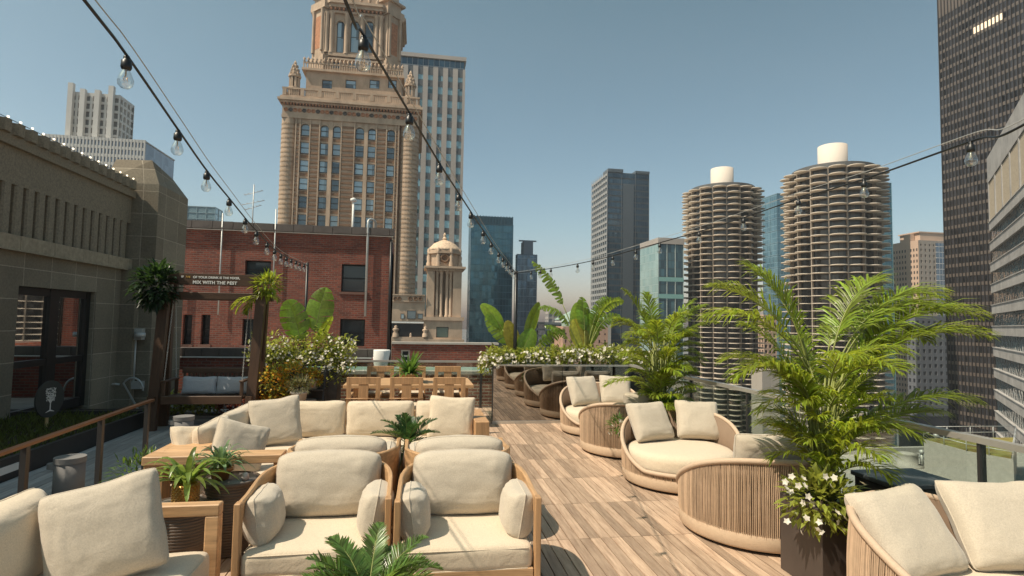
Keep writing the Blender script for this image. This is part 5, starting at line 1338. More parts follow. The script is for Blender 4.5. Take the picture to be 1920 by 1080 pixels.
# upper block
YU = 155.0
def ux(px, py=150): return PY(px, py, YU).x
def uz(px, py): return PY(px, py, YU).z
zu0, zu1 = zR, uz(660,140)
hs = []
for a, b in ((604,623),(648,668),(693,712),(728,744)): hs.append((ux(a), ux(b), uz(a,165), uz(a,149)))
mb = MB(); holed(mb, ux(574), ux(753), zu0, zu1, YU, YU+.6, hs); mb.box(ux(574), ux(753), YU+1.0, YU+26, zu0, zu1-.01)
z = zu0
while z < zu1-.3:
    z += .75
mb.build('upper_storey', TC, jt)
for h_ in hs: sash(jt, h_[0], h_[1], h_[2], h_[3], YU+.3, FRM, JW, .18)
mb = MB(); mb.box(ux(566), ux(758), YU-.8, YU+27, zu1, zu1+.6); mb.box(ux(568), ux(756), YU-.5, YU-.1, zu1+2.0, zu1+2.3)
x = ux(568); k = 0
while x < ux(755): mb.box(x, x+.28, YU-.45, YU-.15, zu1+.601, zu1+1.999); x += .62
mb.build('upper_balustrade', TC, jt)
rnd = random.Random(91); mb = MB()
for k in range(26):
    x = ux(570)+k*(ux(754)-ux(570))/25; mb.lathe([(0,0),(.35,.1),(.2,.5),(.42,.9),(.15,1.2),(0,1.45+rnd.uniform(0,.4))], (x, YU-.3, zu1+2.3), 7)
mb.build('finials', TC, jt)
# drum: eight sided with tall arched windows
YD = YU+2.2
def dx(px, py=70): return PY(px, py, YD).x
def dz(px, py): return PY(px, py, YD).z
xc = dx(668); hw = (dx(750)-dx(592))/2; fh = (dx(716)-dx(618))/2; cyc = YD+hw
zd0, zd1 = zu1+.6, dz(660,14)
oct_ = lambda g: [(xc-fh, cyc-hw-g), (xc+fh, cyc-hw-g), (xc+hw+g, cyc-fh), (xc+hw+g, cyc+fh), (xc+fh, cyc+hw+g), (xc-fh, cyc+hw+g), (xc-hw-g, cyc+fh), (xc-hw-g, cyc-fh)]
mb = MB(); mb.prism(oct_(-.9), zd0, zd1+18)
hs = [(dx(a), dx(b), dz(a,98), dz(a,39)) for a, b in ((631,645),(657,673),(684,700))]
hs2 = [(dx(a,120), dx(b,120), dz(a,127), dz(a,115)) for a, b in ((622,637),(653,668),(686,700))]
holed(mb, xc-fh, xc+fh, zd0, zd1, YD, YD+.85, hs+hs2)
for (a, b) in (((xc-fh, YD), (xc-hw, cyc-fh)), ((xc+hw, cyc-fh), (xc+fh, YD))):
    mb.prism([a, b, (b[0]*.97+xc*.03, b[1]+.8), (a[0]*.97+xc*.03, a[1]+.8)], zd0, zd1)
mb.build('drum', TC, jt)
for h_ in hs+hs2: 
    o = sash(jt, h_[0], h_[1], h_[2], h_[3], YD+.35, FRM, JW, .22)
mb = MB()
for h_ in hs:
    m_ = (h_[0]+h_[1])/2; rr = (h_[1]-h_[0])/2; zz = h_[3]
    vs = []
    for k in range(9):
        t = PI*k/8; vs += [(m_-rr*math.cos(t), YD+.1, zz-rr+rr*math.sin(t)), (m_-rr*math.cos(t), YD+.1, zz+.05)]
    mb.add(vs, [(2*k, 2*k+2, 2*k+3, 2*k+1) for k in range(8)])
    mb.tube([(m_-(rr+.25)*math.cos(t), YD-.1, zz-rr+(rr+.25)*math.sin(t)) for t in [PI*k/12 for k in range(13)]], .25, 6)
for px in (613,622,650,679,706,714): x = dx(px); mb.lathe([(.75,hs[0][2]-.5),(.6,hs[0][2]+.3),(.55,zd1-3),(.8,zd1-2.2)], (x, YD-.3, 0), 10)
mb.build('arches_and_columns', TC, jt)
mb = MB()
for g, za, zb2 in ((.9, hs[0][2]-1.4, hs[0][2]-.6), (.7, zd1-2.2, zd1-1.6), (1.3, zd1-.9, zd1), (1.9, zd1, zd1+.7), (.8, hs2[0][3]+.3, hs2[0][3]+.8)): mb.prism(oct_(g), za, zb2)
mb.build('drum_cornice', TC, jt)
mb = MB(); x = xc-fh
while x < xc+fh: mb.box(x, x+.5, YD-1.2, YD-.1, zd1-1.55, zd1-.95); x += 1.1
mb.build('drum_brackets', TCR, jt)
for sx in (-1, 1):
    M_ = Matrix.Translation((xc+sx*(hw+fh)/2, cyc-(hw+fh)/2, 0)) @ Matrix.Rotation(R(sx*45), 4, 'Z')
    mb = MB(M_); mb.box(-2.6, 2.6, -1.6, 2.5, zd0, zd1+.3); mb.box(-3.0, 3.0, -2.0, 2.6, zd0, hs2[0][3]+1.2); mb.box(-3.1, 3.1, -2.1, 2.6, zd1-1.2, zd1+.9); mb.box(-3.3,3.3,-2.3,2.6,zd1+2.8,zd1+3.4); mb.box(-2.4,2.4,-1.4,2.4,zd1+.9,zd1+2.8)
    for x in (-2.2, 1.6): mb.lathe([(.45,hs[0][2]),(.4,zd1-2.5),(.6,zd1-1.3)], (x+.3, -1.8, 0), 8)
    mb.build('drum_pavilion', TC, jt)
    mb = MB(M_); mb.box(-1.3, 1.1, -1.64, -1.601, hs[0][2]+1, zd1-3); mb.build('relief_panel', TCR, jt)
rnd = random.Random(92); mb = MB()
for k in range(34):
    a = 2*PI*k/34; mb.lathe([(0,0),(.5,.2),(.3,.9),(.6,1.5),(.2,2.2),(0,2.8+rnd.uniform(0,.8))], (xc+(hw+.9)*math.cos(a)*1.0, cyc+(hw+.9)*math.sin(a), zd1+.7), 7)
mb.build('crest', TC, jt)
mb = MB(); mb.lathe([(hw*.82,zd1+.7),(hw*.8,zd1+12),(hw*.9,zd1+12.6),(hw*.7,zd1+16),(hw*.4,zd1+21),(.8,zd1+24),(.8,zd1+28),(0,zd1+30)], (xc,cyc,0), 24); mb.build('dome', TC, jt)

# --- terracotta corner pavilion and lower wing
YT = 110.0
def tx(px, py=560): return PY(px, py, YT).x
def tz(py, px=830): return PY(px, py, YT).z
tp = thing('terracotta_turret', 'small domed terracotta turret with recessed columns, right of the brick building', 'turret', (tx(832), YT+4, -105))
xa, xb_ = tx(797), tx(868); hwt = (xb_-xa)/2; xc2 = (xa+xb_)/2
wz = (tx(818,620), tx(841,620), tz(633), tz(613))
mb = MB(); holed(mb, xa, xb_, -60, tz(597), YT, YT+.6, [wz]); mb.box(xa, xb_, YT+.9, YT+7.5, -60, tz(597)-.01); mb.box(xa-.3, xb_+.3, YT-.35, YT+7.8, tz(601), tz(597)+.3)
mb.box(xa-.4, xb_+.4, YT-.5, YT+.0, tz(641), tz(636)); mb.build('base', TC, tp); sash(tp, *wz, YT+.3, FRM, mat('green_pane', (.18,.23,.19), rough=.15), .12, mid=False)
z0_, z1_ = tz(597)+.3, tz(508)
mb = MB()
for (a, b) in ((800,814),(849,865)): mb.box(tx(a), tx(b), YT+.1, YT+1.9, z0_, z1_); mb.box(tx(a), tx(b), YT+5.2, YT+7.2, z0_, z1_)
mb.box(tx(814), tx(849), YT+2.2, YT+5.2, z0_, z1_-.01); mb.build('piers', TC, tp)
for px in (819, 827, 838, 845):
    mb = MB(); mb.lathe([(.42,z0_),(.42,z0_+.3),(.32,z0_+.4),(.28,z1_-.6),(.42,z1_-.3),(.42,z1_)], (tx(px), YT+.75, 0), 12); mb.build('column', TC, tp)
mb = MB(); mb.box(xa+.2, xb_-.1, YT-.1, YT+7.4, z1_, z1_+.5); mb.box(xa-.3, xb_+.4, YT-.7, YT+7.9, z1_+.5, z1_+.9)
x = xa
while x < xb_: mb.box(x, x+.16, YT-.5, YT-.1, z1_+.25, z1_+.499); x += .36
mb.build('entablature', TC, tp)
zA = z1_+.9; zB = tz(474)
o8 = lambda r_, n_=8: [(xc2+r_*math.cos(2*PI*(k+.5)/n_), YT+3.7+r_*math.sin(2*PI*(k+.5)/n_)) for k in range(n_)]
mb = MB(); mb.prism(o8(hwt*.86), zA, zB); mb.prism(o8(hwt*1.0), zB, zB+.35); mb.prism(o8(hwt*.94), zB+.35, zB+.9)
for k in range(8):
    a = 2*PI*(k+.5)/8; mb.lathe([(.55,zA),(.5,zA+.8),(.35,zA+1.2),(.45,zA+2.0),(.2,zB),(.4,zB+.8),(0,zB+1.2)], (xc2+hwt*.9*math.cos(a), YT+3.7+hwt*.9*math.sin(a), 0), 8)
mb.build('attic', TC, tp)
mb = MB(Matrix.Translation((xc2, YT+3.7-hwt*.82, zA+1.7)) @ Matrix.Rotation(PI/2, 4, 'X')); mb.lathe([(.85,0),(.95,.25),(.6,.3),(.5,.05),(0,.05)], (0,0,0), 16); mb.build('oculus', TCD, tp)
mb = MB(); mb.lathe([(hwt*.9,zB+.9),(hwt*.86,zB+1.2),(hwt*.6,zB+2.2),(hwt*.25,zB+2.8),(.35,zB+3.0),(.5,zB+3.3),(.25,zB+3.6),(.3,zB+4.1),(0,zB+4.6)], (xc2, YT+3.7, 0), 24, sm=False)
mb.build('dome', mat('dome_tile', (.58,.43,.30), rough=.7, var=.3, vs=3), tp)
lw = thing('terracotta_wing', 'low terracotta wing with pierced parapet between brick building and turret', 'building', (tx(765), YT+3, -105))
xa2, xb2 = tx(733), xa-.02
def rz_(p0, p1): return tz(p0, 765), tz(p1, 765)
mb = MB(); mb.box(xa2-6, xb2, YT+.6, YT+12, -60, tz(566,765)); mb.box(xa2-6, xb2, YT+.2, YT+.6, tz(602,765), tz(566,765)); mb.box(xa2-6, xb2, YT-.1, YT+.5, tz(566,765), tz(554,765)); mb.box(xa2-6, xb2, YT-.3, YT+.5, tz(554,765), tz(552,765)); mb.box(xa2-6, xb2, YT-.35, YT+.3, tz(640,765), tz(632,765)); mb.build('wall', TC, lw)
mb = MB()
for px in (741,749,769,779,788): 
    mb.M = Matrix.Translation((tx(px,560), YT-.1, tz(560,px))) @ Matrix.Rotation(PI/2, 4, 'X'); mb.lathe([(.38,0),(.42,.12),(.28,.14),(.26,.03),(0,.03)], (0,0,0), 12)
mb.build('roundels', TCD, lw)
mb = MB(); mb.box(xa2-5, xb2-.1, YT+.1, YT+.199, tz(606,765), tz(603,765)); mb.build('sill_band', WHITEP, lw)
mb = MB(); mb.box(xa2-5, xb2-.2, YT+.45, YT+.55, tz(631,765), tz(607,765)); mb.build('dark_glazing', BLACK, lw)  # dark window band under the sill
for a, b in ((752,759),(764,781),(784,794)):
    sash(lw, tx(a), tx(b), tz(598,a), tz(588 if a != 764 else 582,a), YT+.05, FRM, JW, .1, mid=False)
for px, hh_ in ((744,22),(772,8),(799,20)):
    s_ = hh_/9.6; zb3 = tz(632,px); mb = MB(); mb.lathe([(.55*s_/2,0),(.5*s_/2,.3*s_),(.3*s_/2,.45*s_),(.55*s_/2,.6*s_),(.5*s_/2,.7*s_),(.22*s_/2,.78*s_),(.3*s_/2,.9*s_),(0,s_)], (tx(px), YT-.1, zb3), 10)
    tag(mb.build('roof_urn', TC), 'pale carved urn on the terracotta wing parapet, ' + {744:'the tall one beside the brick building',772:'the stubby one in the middle',799:'the one touching the domed turret'}[px], 'urn')

# --- generic office towers
def office(name, label, cat, corner, other, back, top, Y0, wallm, glassm, bay=3.0, fl=3.8, pier=.35, span=.4, proud=.3, side='L', roofm=None, ref=600, zbase=-105, windows=0, extra_h=0, piers=True, spanm=None):
    """corner/other: photo columns of the front face's near and far vertical edge, back: where the side face ends"""
    xc_ = PY(corner, ref, Y0).x; xo = PY(other, ref, Y0).x
    Y1 = PX(back, ref, xc_).y if back else Y0 + abs(xo-xc_)
    if Y1 < Y0 or Y1 > Y0+120: Y1 = Y0 + abs(xo-xc_)
    zt = PY(corner, top, Y0).z
    a, b = min(xc_, xo), max(xc_, xo)
    t = thing(name, label, cat, ((a+b)/2, Y0, zbase))
    mb = MB(); mb.box(a+proud, b-proud, Y0+proud, Y1-proud, zbase, zt-.4); mb.build('glazing', glassm, t)
    mb = MB(); z = zt; nfl = int((zt-zbase)/fl)
    zlo = max(zbase, -40)
    nb = max(1, round((b-a)/bay)); bw = (b-a)/nb; pw = bw*pier
    ns = max(1, round((Y1-Y0)/bay)); sw_ = (Y1-Y0)/ns; pws = sw_*pier
    if piers:
        for k in range(nb+1):
            x = a+k*bw; xa_, xb3 = max(a, x-pw/2), min(b, x+pw/2)
            mb.box(xa_, xb3, Y0, Y0+proud, zlo, zt)
            mb.box(xa_, xb3, Y1-proud, Y1, zlo, zt)
        for k in range(ns+1):
            y = Y0+k*sw_; ya, yb = max(Y0+proud, y-pws/2), min(Y1-proud, y+pws/2)
            mb.box(a, a+proud, ya, yb, zlo, zt); mb.box(b-proud, b, ya, yb, zlo, zt)
    wall_mb = mb
    if spanm: mb = MB()
    if span:
        k = 0; inn = (.3 if spanm else .04) if piers else 0
        while zt-k*fl > zlo:
            z_ = zt-k*fl; h_ = fl*span*(1.3 if k == 0 else 1)
            mb.box(a+inn, b-inn, Y0+inn, Y0+proud-.01, z_-h_, z_-.001); mb.box(a+inn, a+proud-.01, Y0+proud, Y1-proud, z_-h_, z_-.001); mb.box(b-proud+.01, b-inn, Y0+proud, Y1-proud, z_-h_, z_-.001)
            k += 1
    if spanm: mb.build('spandrels', spanm, t)
    mb = wall_mb
    mb.box(a+proud, b-proud, Y0+proud, Y1-proud, zt-.399, zt-.05)
    mb.build('wall', wallm, t)
    if windows:
        rest = MB(); n_ = 0; fx = [(a+k*bw+pw/2, a+(k+1)*bw-pw/2) for k in range(nb)]
        k = 0
        while zt-(k+1)*fl > zlo:
            for (u, v) in fx:
                mbw = MB() if n_ < windows else rest
                mbw.box(u+.05, v-.05, Y0+proud*.55, Y0+proud*.8, zt-(k+1)*fl+.02, zt-k*fl-fl*span-.02)
                if n_ < windows: mbw.build('window', WINL if not isinstance(windows, tuple) else WINL, t)
                n_ += 1
            k += 1
        if rest.v: o = rest.build('window', WINL, t); o['kind'] = 'stuff'
    return t, a, b, Y0, Y1, zt
WINL = facade_glass('office_window', (.05,.09,.10), (.42,.60,.62), (2.6,2.6,3.9), metal=.45, rough=.1, spread=.9)
def G_(n, a, b, cell, **k): return facade_glass(n, a, b, cell, **k)
GREYST = mat('grey_stone', (.40,.36,.33), rough=.8, var=.08, vs=.1); WHITEST = mat('white_stone', (.52,.50,.47), rough=.8, var=.08, vs=.1)
PINKST = mat('pink_stone', (.62,.44,.33), rough=.8, var=.08, vs=.1); TANST = mat('tan_stone', (.50,.38,.28), rough=.85, var=.12, vs=.2)
t, a, b, y0_, y1_, zt_ = office('office_tower', 'grey stone tower with teal window strips and a glass crown, right behind the terracotta tower', 'tower', 862, 566, None, 130, 232, GREYST, mat('spandrel_grey', (.10,.11,.12), rough=.4), bay=4.25, fl=5.6, pier=.50, span=.46, proud=.8, windows=96, spanm=mat('spandrel_slate', (.11,.115,.12), rough=.35))
mb = MB(); mb.box(a+.5, b-.5, y0_+.5, y1_-.5, zt_, zt_+3.6); mb.build('glass_crown', G_('crown_glass', (.03,.06,.09), (.12,.22,.27), (2.2,2.2,3.6), line=(.3,.3,.3), lw=.08), t)
mb = MB(); mb.box(a-.3, b+.3, y0_-.4, y1_+.3, zt_+3.6, zt_+5.2); mb.build('roof_slab', GREYST, t)
# white two tier tower far left
t, a, b, y0_, y1_, zt_ = office('stone_tower', 'pale stone tower with ribbed shaft on a wider base, above the left parapet', 'tower', 222, 127, 250, 178, 330, WHITEST, mat('dark_strip', (.10,.10,.10), rough=.3), bay=3.6, fl=4.4, pier=.34, span=.30, proud=1.0, windows=0, ref=240)
mb = MB()
for u in (0, .24, .53, .80): xx_ = a+(b-a)*u; mb.box(xx_, xx_+(b-a)*.10, y0_-2.2, y0_-.01, 40, zt_+(4 if u in (0,.80) else 1.2))
mb.build('buttresses', WHITEST, t)
q0, q1 = PY(78, 250, 318), PY(272, 250, 318); zz = PY(200,258,318).z
mb = MB(); mb.box(q0.x+.5, q1.x-.5, 318.5, y1_+10, -104, zz-.5); mb.build('lower_glazing', G_('lower_glass', (.10,.13,.17), (.30,.34,.40), (2,2,4), metal=.4), t)
mb = MB(); nb_ = 30
for k in range(nb_+1): xx_ = q0.x+(q1.x-q0.x)*k/nb_; mb.box(xx_-.35, xx_+.35, 318, 318.8, 0, zz)
for k in range(12): mb.box(q0.x, q1.x, 318.1, 318.7, zz-k*4.2-1.5, zz-k*4.2-.01)
mb.box(q0.x, q1.x, 318.8, y1_+10, zz-.5, zz-.02)
mb.build('lower_tier', WHITEST, t)
# pale blue building behind the brick roof
office('glass_building', 'low pale blue glass building just above the left part of the brick roof', 'building', 404, 316, 418, 388, 390, mat('pale_blue', (.30,.42,.46), rough=.5), G_('pale_blue_glass', (.22,.36,.42), (.38,.52,.56), (3,3,3.5), metal=.3), bay=6, fl=4, pier=.05, span=.08, proud=.3, ref=390)
# blue glass tower
GB = G_('blue_glass', (.035,.10,.14), (.14,.30,.36), (1.6,1.6,3.6), line=(.10,.20,.24), lw=.07, metal=.5, spread=.35)
t, a, b, y0_, y1_, zt_ = office('glass_tower', 'blue glass tower with a finned top, left of the middle string light pole', 'tower', 881, 961, 877, 418, 300, mat('blue_frame', (.12,.2,.24), rough=.4), GB, bay=8, fl=3.8, pier=.015, span=.0, proud=.15, ref=520)
mb = MB(); k = a
while k < b: mb.box(k, k+.45, y0_+.2, y0_+1.0, zt_-6, zt_+4.5); k += 1.6
mb.box(a, b, y0_+1.0, y1_, zt_-.04, zt_+4.2); mb.build('crown_fins', mat('fin_blue', (.12,.24,.30), rough=.4), t)
office('glass_tower', 'slim slate blue glass tower with a narrow top box behind the middle string light pole', 'tower', 969, 1007, 966, 476, 262, mat('slate_frame', (.10,.14,.19), rough=.4), G_('slate_glass', (.05,.09,.14), (.16,.24,.32), (1.5,1.5,3.6), line=(.22,.28,.33), lw=.06, spread=.5), bay=5, fl=15, pier=.04, span=.02, proud=.2, ref=520)
q = PY(982,452,265); q2 = PY(999,452,265); mb = MB(); mb.box(q.x, q2.x, 264, 272, 30, q.z); mb.box(q.x-2, q2.x+2, 266, 267, q.z, q.z+.6); tag(mb.build('rooftop_box', mat('slate_box', (.16,.2,.25), rough=.5)), 'narrow mechanical box on the roof of the slim slate blue tower', 'penthouse')
# dark grey tower
GD = G_('dark_grey_glass', (.02,.045,.075), (.07,.135,.19), (1.5,1.5,3.7), line=(.05,.06,.07), lw=.10, spread=.55, lz=.28, metal=.25)
t, a, b, y0_, y1_, zt_ = office('office_tower', 'tall dark grey glass tower with a ribbed side coloured pale for sunlight, left of the twin round towers', 'tower', 1139, 1217, 1110, 322, 330, mat('tower_grey', (.13,.14,.15), rough=.5), GD, bay=7.8, fl=3.7, pier=.03, span=.0, proud=.2, ref=450)
mb = MB(); z = -40
while z < zt_-1: mb.box(a-.35, a-.005, y0_, y1_, z, z+1.5); z += 3.7
for k in range(9): yy = y0_+(y1_-y0_)*k/8; mb.box(a-.6, a-.351, yy-.3, yy+.3, -40, zt_+1.2)
mb.build('sunlit_side', mat('sunlit_grey_metal', (.33,.33,.33), rough=.6, var=.1, vs=.1), t)  # ribbed side; the sun falling on it is put into its pale grey
mb = MB(); w_ = b-a; mb.box(a, a+w_*.36, y0_-.6, y0_+9, zt_, zt_+2); mb.box(a+w_*.66, b, y0_-.6, y0_+9, zt_, zt_+1.6); mb.box(a+w_*.365, a+w_*.62, y0_-.3, y0_-.005, -40, zt_-7); mb.build('crown', mat('crown_slate', (.09,.11,.13), rough=.4), t)
# teal block
t, a, b, y0_, y1_, zt_ = office('office_block', 'mid-height teal and navy glass block between the dark grey tower and the round towers', 'building', 1235, 1282, 1201, 445, 250, mat('teal_frame', (.42,.48,.47), rough=.5), G_('teal_glass', (.02,.045,.07), (.10,.20,.24), (1.7,1.7,3.8), line=(.03,.05,.06), lw=.07, spread=.6, metal=.3), bay=4.4, fl=3.8, pier=.07, span=.0, proud=.25, ref=520)
mb = MB(); mb.box(a-.3, a-.01, y0_, y1_, -40, zt_-3); mb.build('sunlit_glass_side', G_('sunlit_teal', (.22,.36,.36), (.46,.60,.58), (1.7,1.7,3.8), line=(.3,.4,.4), lw=.08, metal=.3), t)  # side glass lightened, the sun on it put into the colour
mb = MB(); mb.box(a-.4, b+.2, y0_-.3, y1_, zt_-3, zt_-.1); mb.build('parapet', GREYST, t)
mb = MB()
for zz_ in (22, 14): mb.box(a+.1, b-.1, y0_-.05, y0_-.01+.0, zz_, zz_+2)
mb.build('teal_bands', mat('teal_band', (.22,.42,.40), rough=.3), t)
# glass towers behind the round towers
GT = G_('steel_blue_glass', (.05,.13,.18), (.22,.36,.42), (2,2,4), line=(.22,.34,.40), lw=.05, spread=.4)
office('glass_tower', 'narrow strip of a steel blue glass tower between the twin round towers', 'tower', 1458, 1500, None, 362, 330, mat('steel_blue', (.2,.3,.35), rough=.4), GT, bay=10, fl=8, pier=.02, span=.04, proud=.2, ref=450)
office('glass_tower', 'strip of a teal glass tower at the right edge of the nearer round tower', 'tower', 1600, 1674, None, 338, 300, mat('steel_teal', (.12,.24,.28), rough=.4), G_('steel_teal_glass', (.03,.10,.14), (.12,.26,.31), (2,2,4), line=(.16,.28,.32), lw=.05, spread=.4), bay=10, fl=8, pier=.02, span=.04, proud=.2, ref=450)
# tan tower
t, a, b, y0_, y1_, zt_ = office('apartment_tower', 'tan apartment tower, its sunlit side coloured pink, with small square windows beside the black tower', 'tower', 1724, 1772, 1676, 450, 300, mat('shaded_taupe', (.36,.31,.27), rough=.8, var=.08), mat('apartment_dark', (.07,.06,.055), rough=.3, var=.2), bay=3.2, fl=3.5, pier=.62, span=.5, proud=.35, ref=500)  # front stone darker than the side, its shade put into the colour
mb = MB(); n_ = 9; L_ = y1_-y0_
mb.box(a-.5, a-.3, y0_, y1_, -60, zt_+.0)
mb.build('sunlit_face', PINKST, t)  # sun on this side put into the colour, pinker than the front
mb = MB(); k = 0
cnt_ = 0; rest = MB()
for r_ in range(28):
    for c_i in range(9):
        if c_i in (3,): continue
        yy = y0_+L_*(c_i+.32)/9; zz_ = zt_-5-r_*3.5
        m2 = MB() if cnt_ < 96 else rest
        m2.box(a-.56, a-.505, yy, yy+L_/9*.42, zz_-1.7, zz_)
        if cnt_ < 96: m2.build('window', FRM, t)
        cnt_ += 1
o = rest.build('window', FRM, t); o['kind'] = 'stuff'
mb = MB(); mb.box(a+3, b+4, y0_+2, y1_-2, zt_, zt_+5); mb.box(a-.4, a+2.5, y0_+L_*.3, y0_+L_*.55, zt_, zt_+4.5); mb.box(a+2, b+4, y0_+1.6, y1_-1.6, zt_+5, zt_+5.7); mb.build('penthouse', PINKST, t)
mb = MB(); mb.box(b-6.5, b, y0_-.6, y0_-.01, -40, zt_-1.5); mb.build('glass_bay', G_('bay_glass', (.10,.14,.20), (.22,.28,.36), (2.2,2.2,3.5), line=(.5,.48,.46), lw=.12), t)
# building behind palm
office('office_block', 'dark blue grey block low behind the big palm, left of the black tower', 'building', 1716, 1800, 1700, 592, 240, mat('slate_stone', (.15,.16,.18), rough=.8), mat('slate_dark', (.03,.035,.045), rough=.3), bay=3, fl=3.6, pier=.5, span=.5, proud=.35, ref=620)
# infill around the horizon
office('apartment_block', 'pinkish gridded apartment block low between the twin round towers', 'building', 1432, 1456, None, 590, 300, PINKST, mat('apt_dark', (.08,.07,.06), rough=.3), bay=2.6, fl=3.2, pier=.42, span=.4, proud=.5)
office('concrete_block', 'plain beige concrete block below the apartment block, between the round towers', 'building', 1429, 1461, None, 694, 200, mat('beige_conc', (.40,.36,.31), rough=.9, var=.05), CONC, bay=50, fl=90, pier=.9, span=.9, proud=.3, ref=700)
office('office_block', 'low slate office block with pale floor bands behind the left paddle plant', 'building', 1022, 1060, 1006, 604, 280, mat('band_white', (.45,.43,.41), rough=.7), G_('slate_office', (.05,.06,.09), (.14,.16,.22), (2,2,3.4), metal=.3), bay=60, fl=3.4, pier=.01, span=.26, proud=.4)
t, a, b, y0_, y1_, zt_ = office('brick_block', 'salmon brick block with green roof turret seen between the paddle leaves', 'building', 1056, 1140, 1034, 612, 230, mat('salmon_brick', (.52,.33,.24), rough=.85, var=.1, vs=.2), mat('salmon_dark', (.12,.08,.07), rough=.4), bay=2.6, fl=3.4, pier=.68, span=.6, proud=.4)
mb = MB(); mb.lathe([(3.2,zt_),(3.2,zt_+2),(3.6,zt_+2),(0,zt_+6)], (a+3.5, y0_+4, 0), 8, sm=False); mb.build('roof_turret', mat('copper_green', (.28,.38,.32), rough=.7), t)
office('office_block', 'small hazy grey block on the horizon under the arching torn leaf', 'building', 1028, 1055, None, 585, 420, GREYST, mat('haze_grey', (.25,.27,.3), rough=.4), bay=4, fl=4, pier=.3, span=.3, proud=.4)
# green pyramid roof far off
q = PY(1100, 600, 330); gy = thing('pyramid_building', 'building with a pale green pyramid roof behind the tall paddle plant', 'building', (q.x, 340, -105))
mb = MB(); mb.box(q.x-14, q.x+14, 326, 354, -105, q.z); mb.build('wall', WHITEST, gy); zt_ = PY(1100,575,330).z
mb = MB(); mb.add([(q.x-14.5,325.5,q.z),(q.x+14.5,325.5,q.z),(q.x+14.5,354.5,q.z),(q.x-14.5,354.5,q.z),(q.x-2,338,zt_),(q.x+2,338,zt_),(q.x+2,342,zt_),(q.x-2,342,zt_)], [(0,1,5,4),(1,2,6,5),(2,3,7,6),(3,0,4,7),(4,5,6,7)]); mb.build('roof', bpy.data.materials['copper_green'], gy)

# --- twin round towers with petal balconies
RRIB = mat('tower_rib', (.30,.26,.22), rough=.9)
RCON = mat('tower_concrete', (.66,.57,.47), rough=.9, var=.1, vs=.2); RGL = G_('round_tower_glass', (.006,.008,.011), (.085,.08,.075), (1.4,1.4,2.9), metal=.12, rough=.15, spread=.75)
ring_me = None
def petal(a): 
    f = (a*16/(2*PI)) % 1.0*2-1; return 15.9+3.6*max(0, 1-abs(f)**2.2)**.6
def round_tower(label, c, zt):
    global ring_me
    t = thing('round_tower', label, 'tower', (c.x, c.y, -105), 0, 'twin round towers')
    mb = MB(); mb.lathe([(15.0,-105),(15.0,zt-.6)], (c.x,c.y,0), 64, sm=False); mb.build('core', RGL, t)
    for k in range(16):
        a = 2*PI*k/16; x, y = c.x+15.75*math.cos(a), c.y+15.75*math.sin(a)
        mb = MB(Matrix.Translation((x,y,0)) @ Matrix.Rotation(a,4,'Z')); mb.box(-.9,.5,-.2,.2,-105,zt-.5); mb.build('rib', RRIB, t)
    z = zt-.5; first = None; i = 0
    while z > -80:
        if first is None:
            mb = MB(); n_ = 16*10
            for j in range(n_+1):
                a = 2*PI*j/n_; r_ = petal(a); cs, sn = math.cos(a), math.sin(a)
                mb.v += [Vector((14.9*cs,14.9*sn,-.1)), Vector((r_*cs,r_*sn,-.18)), Vector((r_*cs,r_*sn,.09)), Vector(((r_-.3)*cs,(r_-.3)*sn,.10)), Vector((14.9*cs,14.9*sn,.1)),
                         Vector((r_*cs,r_*sn,.95)), Vector((r_*cs,r_*sn,1.01)), Vector(((r_-.06)*cs,(r_-.06)*sn,1.01)), Vector(((r_-.06)*cs,(r_-.06)*sn,.95))]
            for j in range(n_):
                A_ = j*9; B_ = A_+9
                for k in range(4): mb.f.append([A_+k, A_+k+1, B_+k+1, B_+k]); mb.mi.append(0); mb.sm.append(False)
                if False:
                    a = 2*PI*j/n_; r_ = petal(a)-.05; cs, sn = math.cos(a), math.sin(a)
                    s2_ = MB(Matrix.Translation((r_*cs, r_*sn, 0)) @ Matrix.Rotation(a,4,'Z')); s2_.box(-.03,.03,-.07,.07,.12,.95)
                    b_ = len(mb.v); mb.v += s2_.v; mb.f += [[b_+q_ for q_ in f_] for f_ in s2_.f]; mb.mi += s2_.mi; mb.sm += s2_.sm
            me_parent_fix = mb
            if ring_me is None:
                o = mb.build('balcony_ring', RCON); ring_me = o.data; col.objects.unlink(o); bpy.data.objects.remove(o)
            first = True
        o = bpy.data.objects.new('balcony_ring', ring_me); col.objects.link(o); o.parent = t; o.location = (0, 0, z+105)
        z -= 2.9 if z > 2 else 2.35; i += 1
    mb = MB(); mb.lathe([(0,zt+.2),(16.2,zt+.2),(16.2,zt-.3)], (c.x,c.y,0), 48, sm=False); mb.lathe([(15.2,zt+.2),(15.2,zt+1.7),(15.0,zt+1.7),(15.0,zt+.2)], (c.x,c.y,0), 48, sm=False); mb.build('roof', mat('roof_dark', (.10,.10,.10)), t)
    mb = MB(); mb.lathe([(5.4,zt+.2),(5.4,zt+12.0),(5.0,zt+12.0),(5.0,zt+11.4),(0,zt+11.4)], (c.x,c.y,0), 48); mb.build('core_cap', mat('cap_white', (.66,.58,.50), rough=.8, var=.05), t)
    return t
c = AT(1355, 600, 279); round_tower('farther and lower-looking of the two round towers with petal balconies, left one', c, AT(1355,341,279-18).z)
c = AT(1566, 600, 227); round_tower('nearer and larger of the two round towers with petal balconies, rising behind the big palm', c, AT(1566,300,227-18).z)

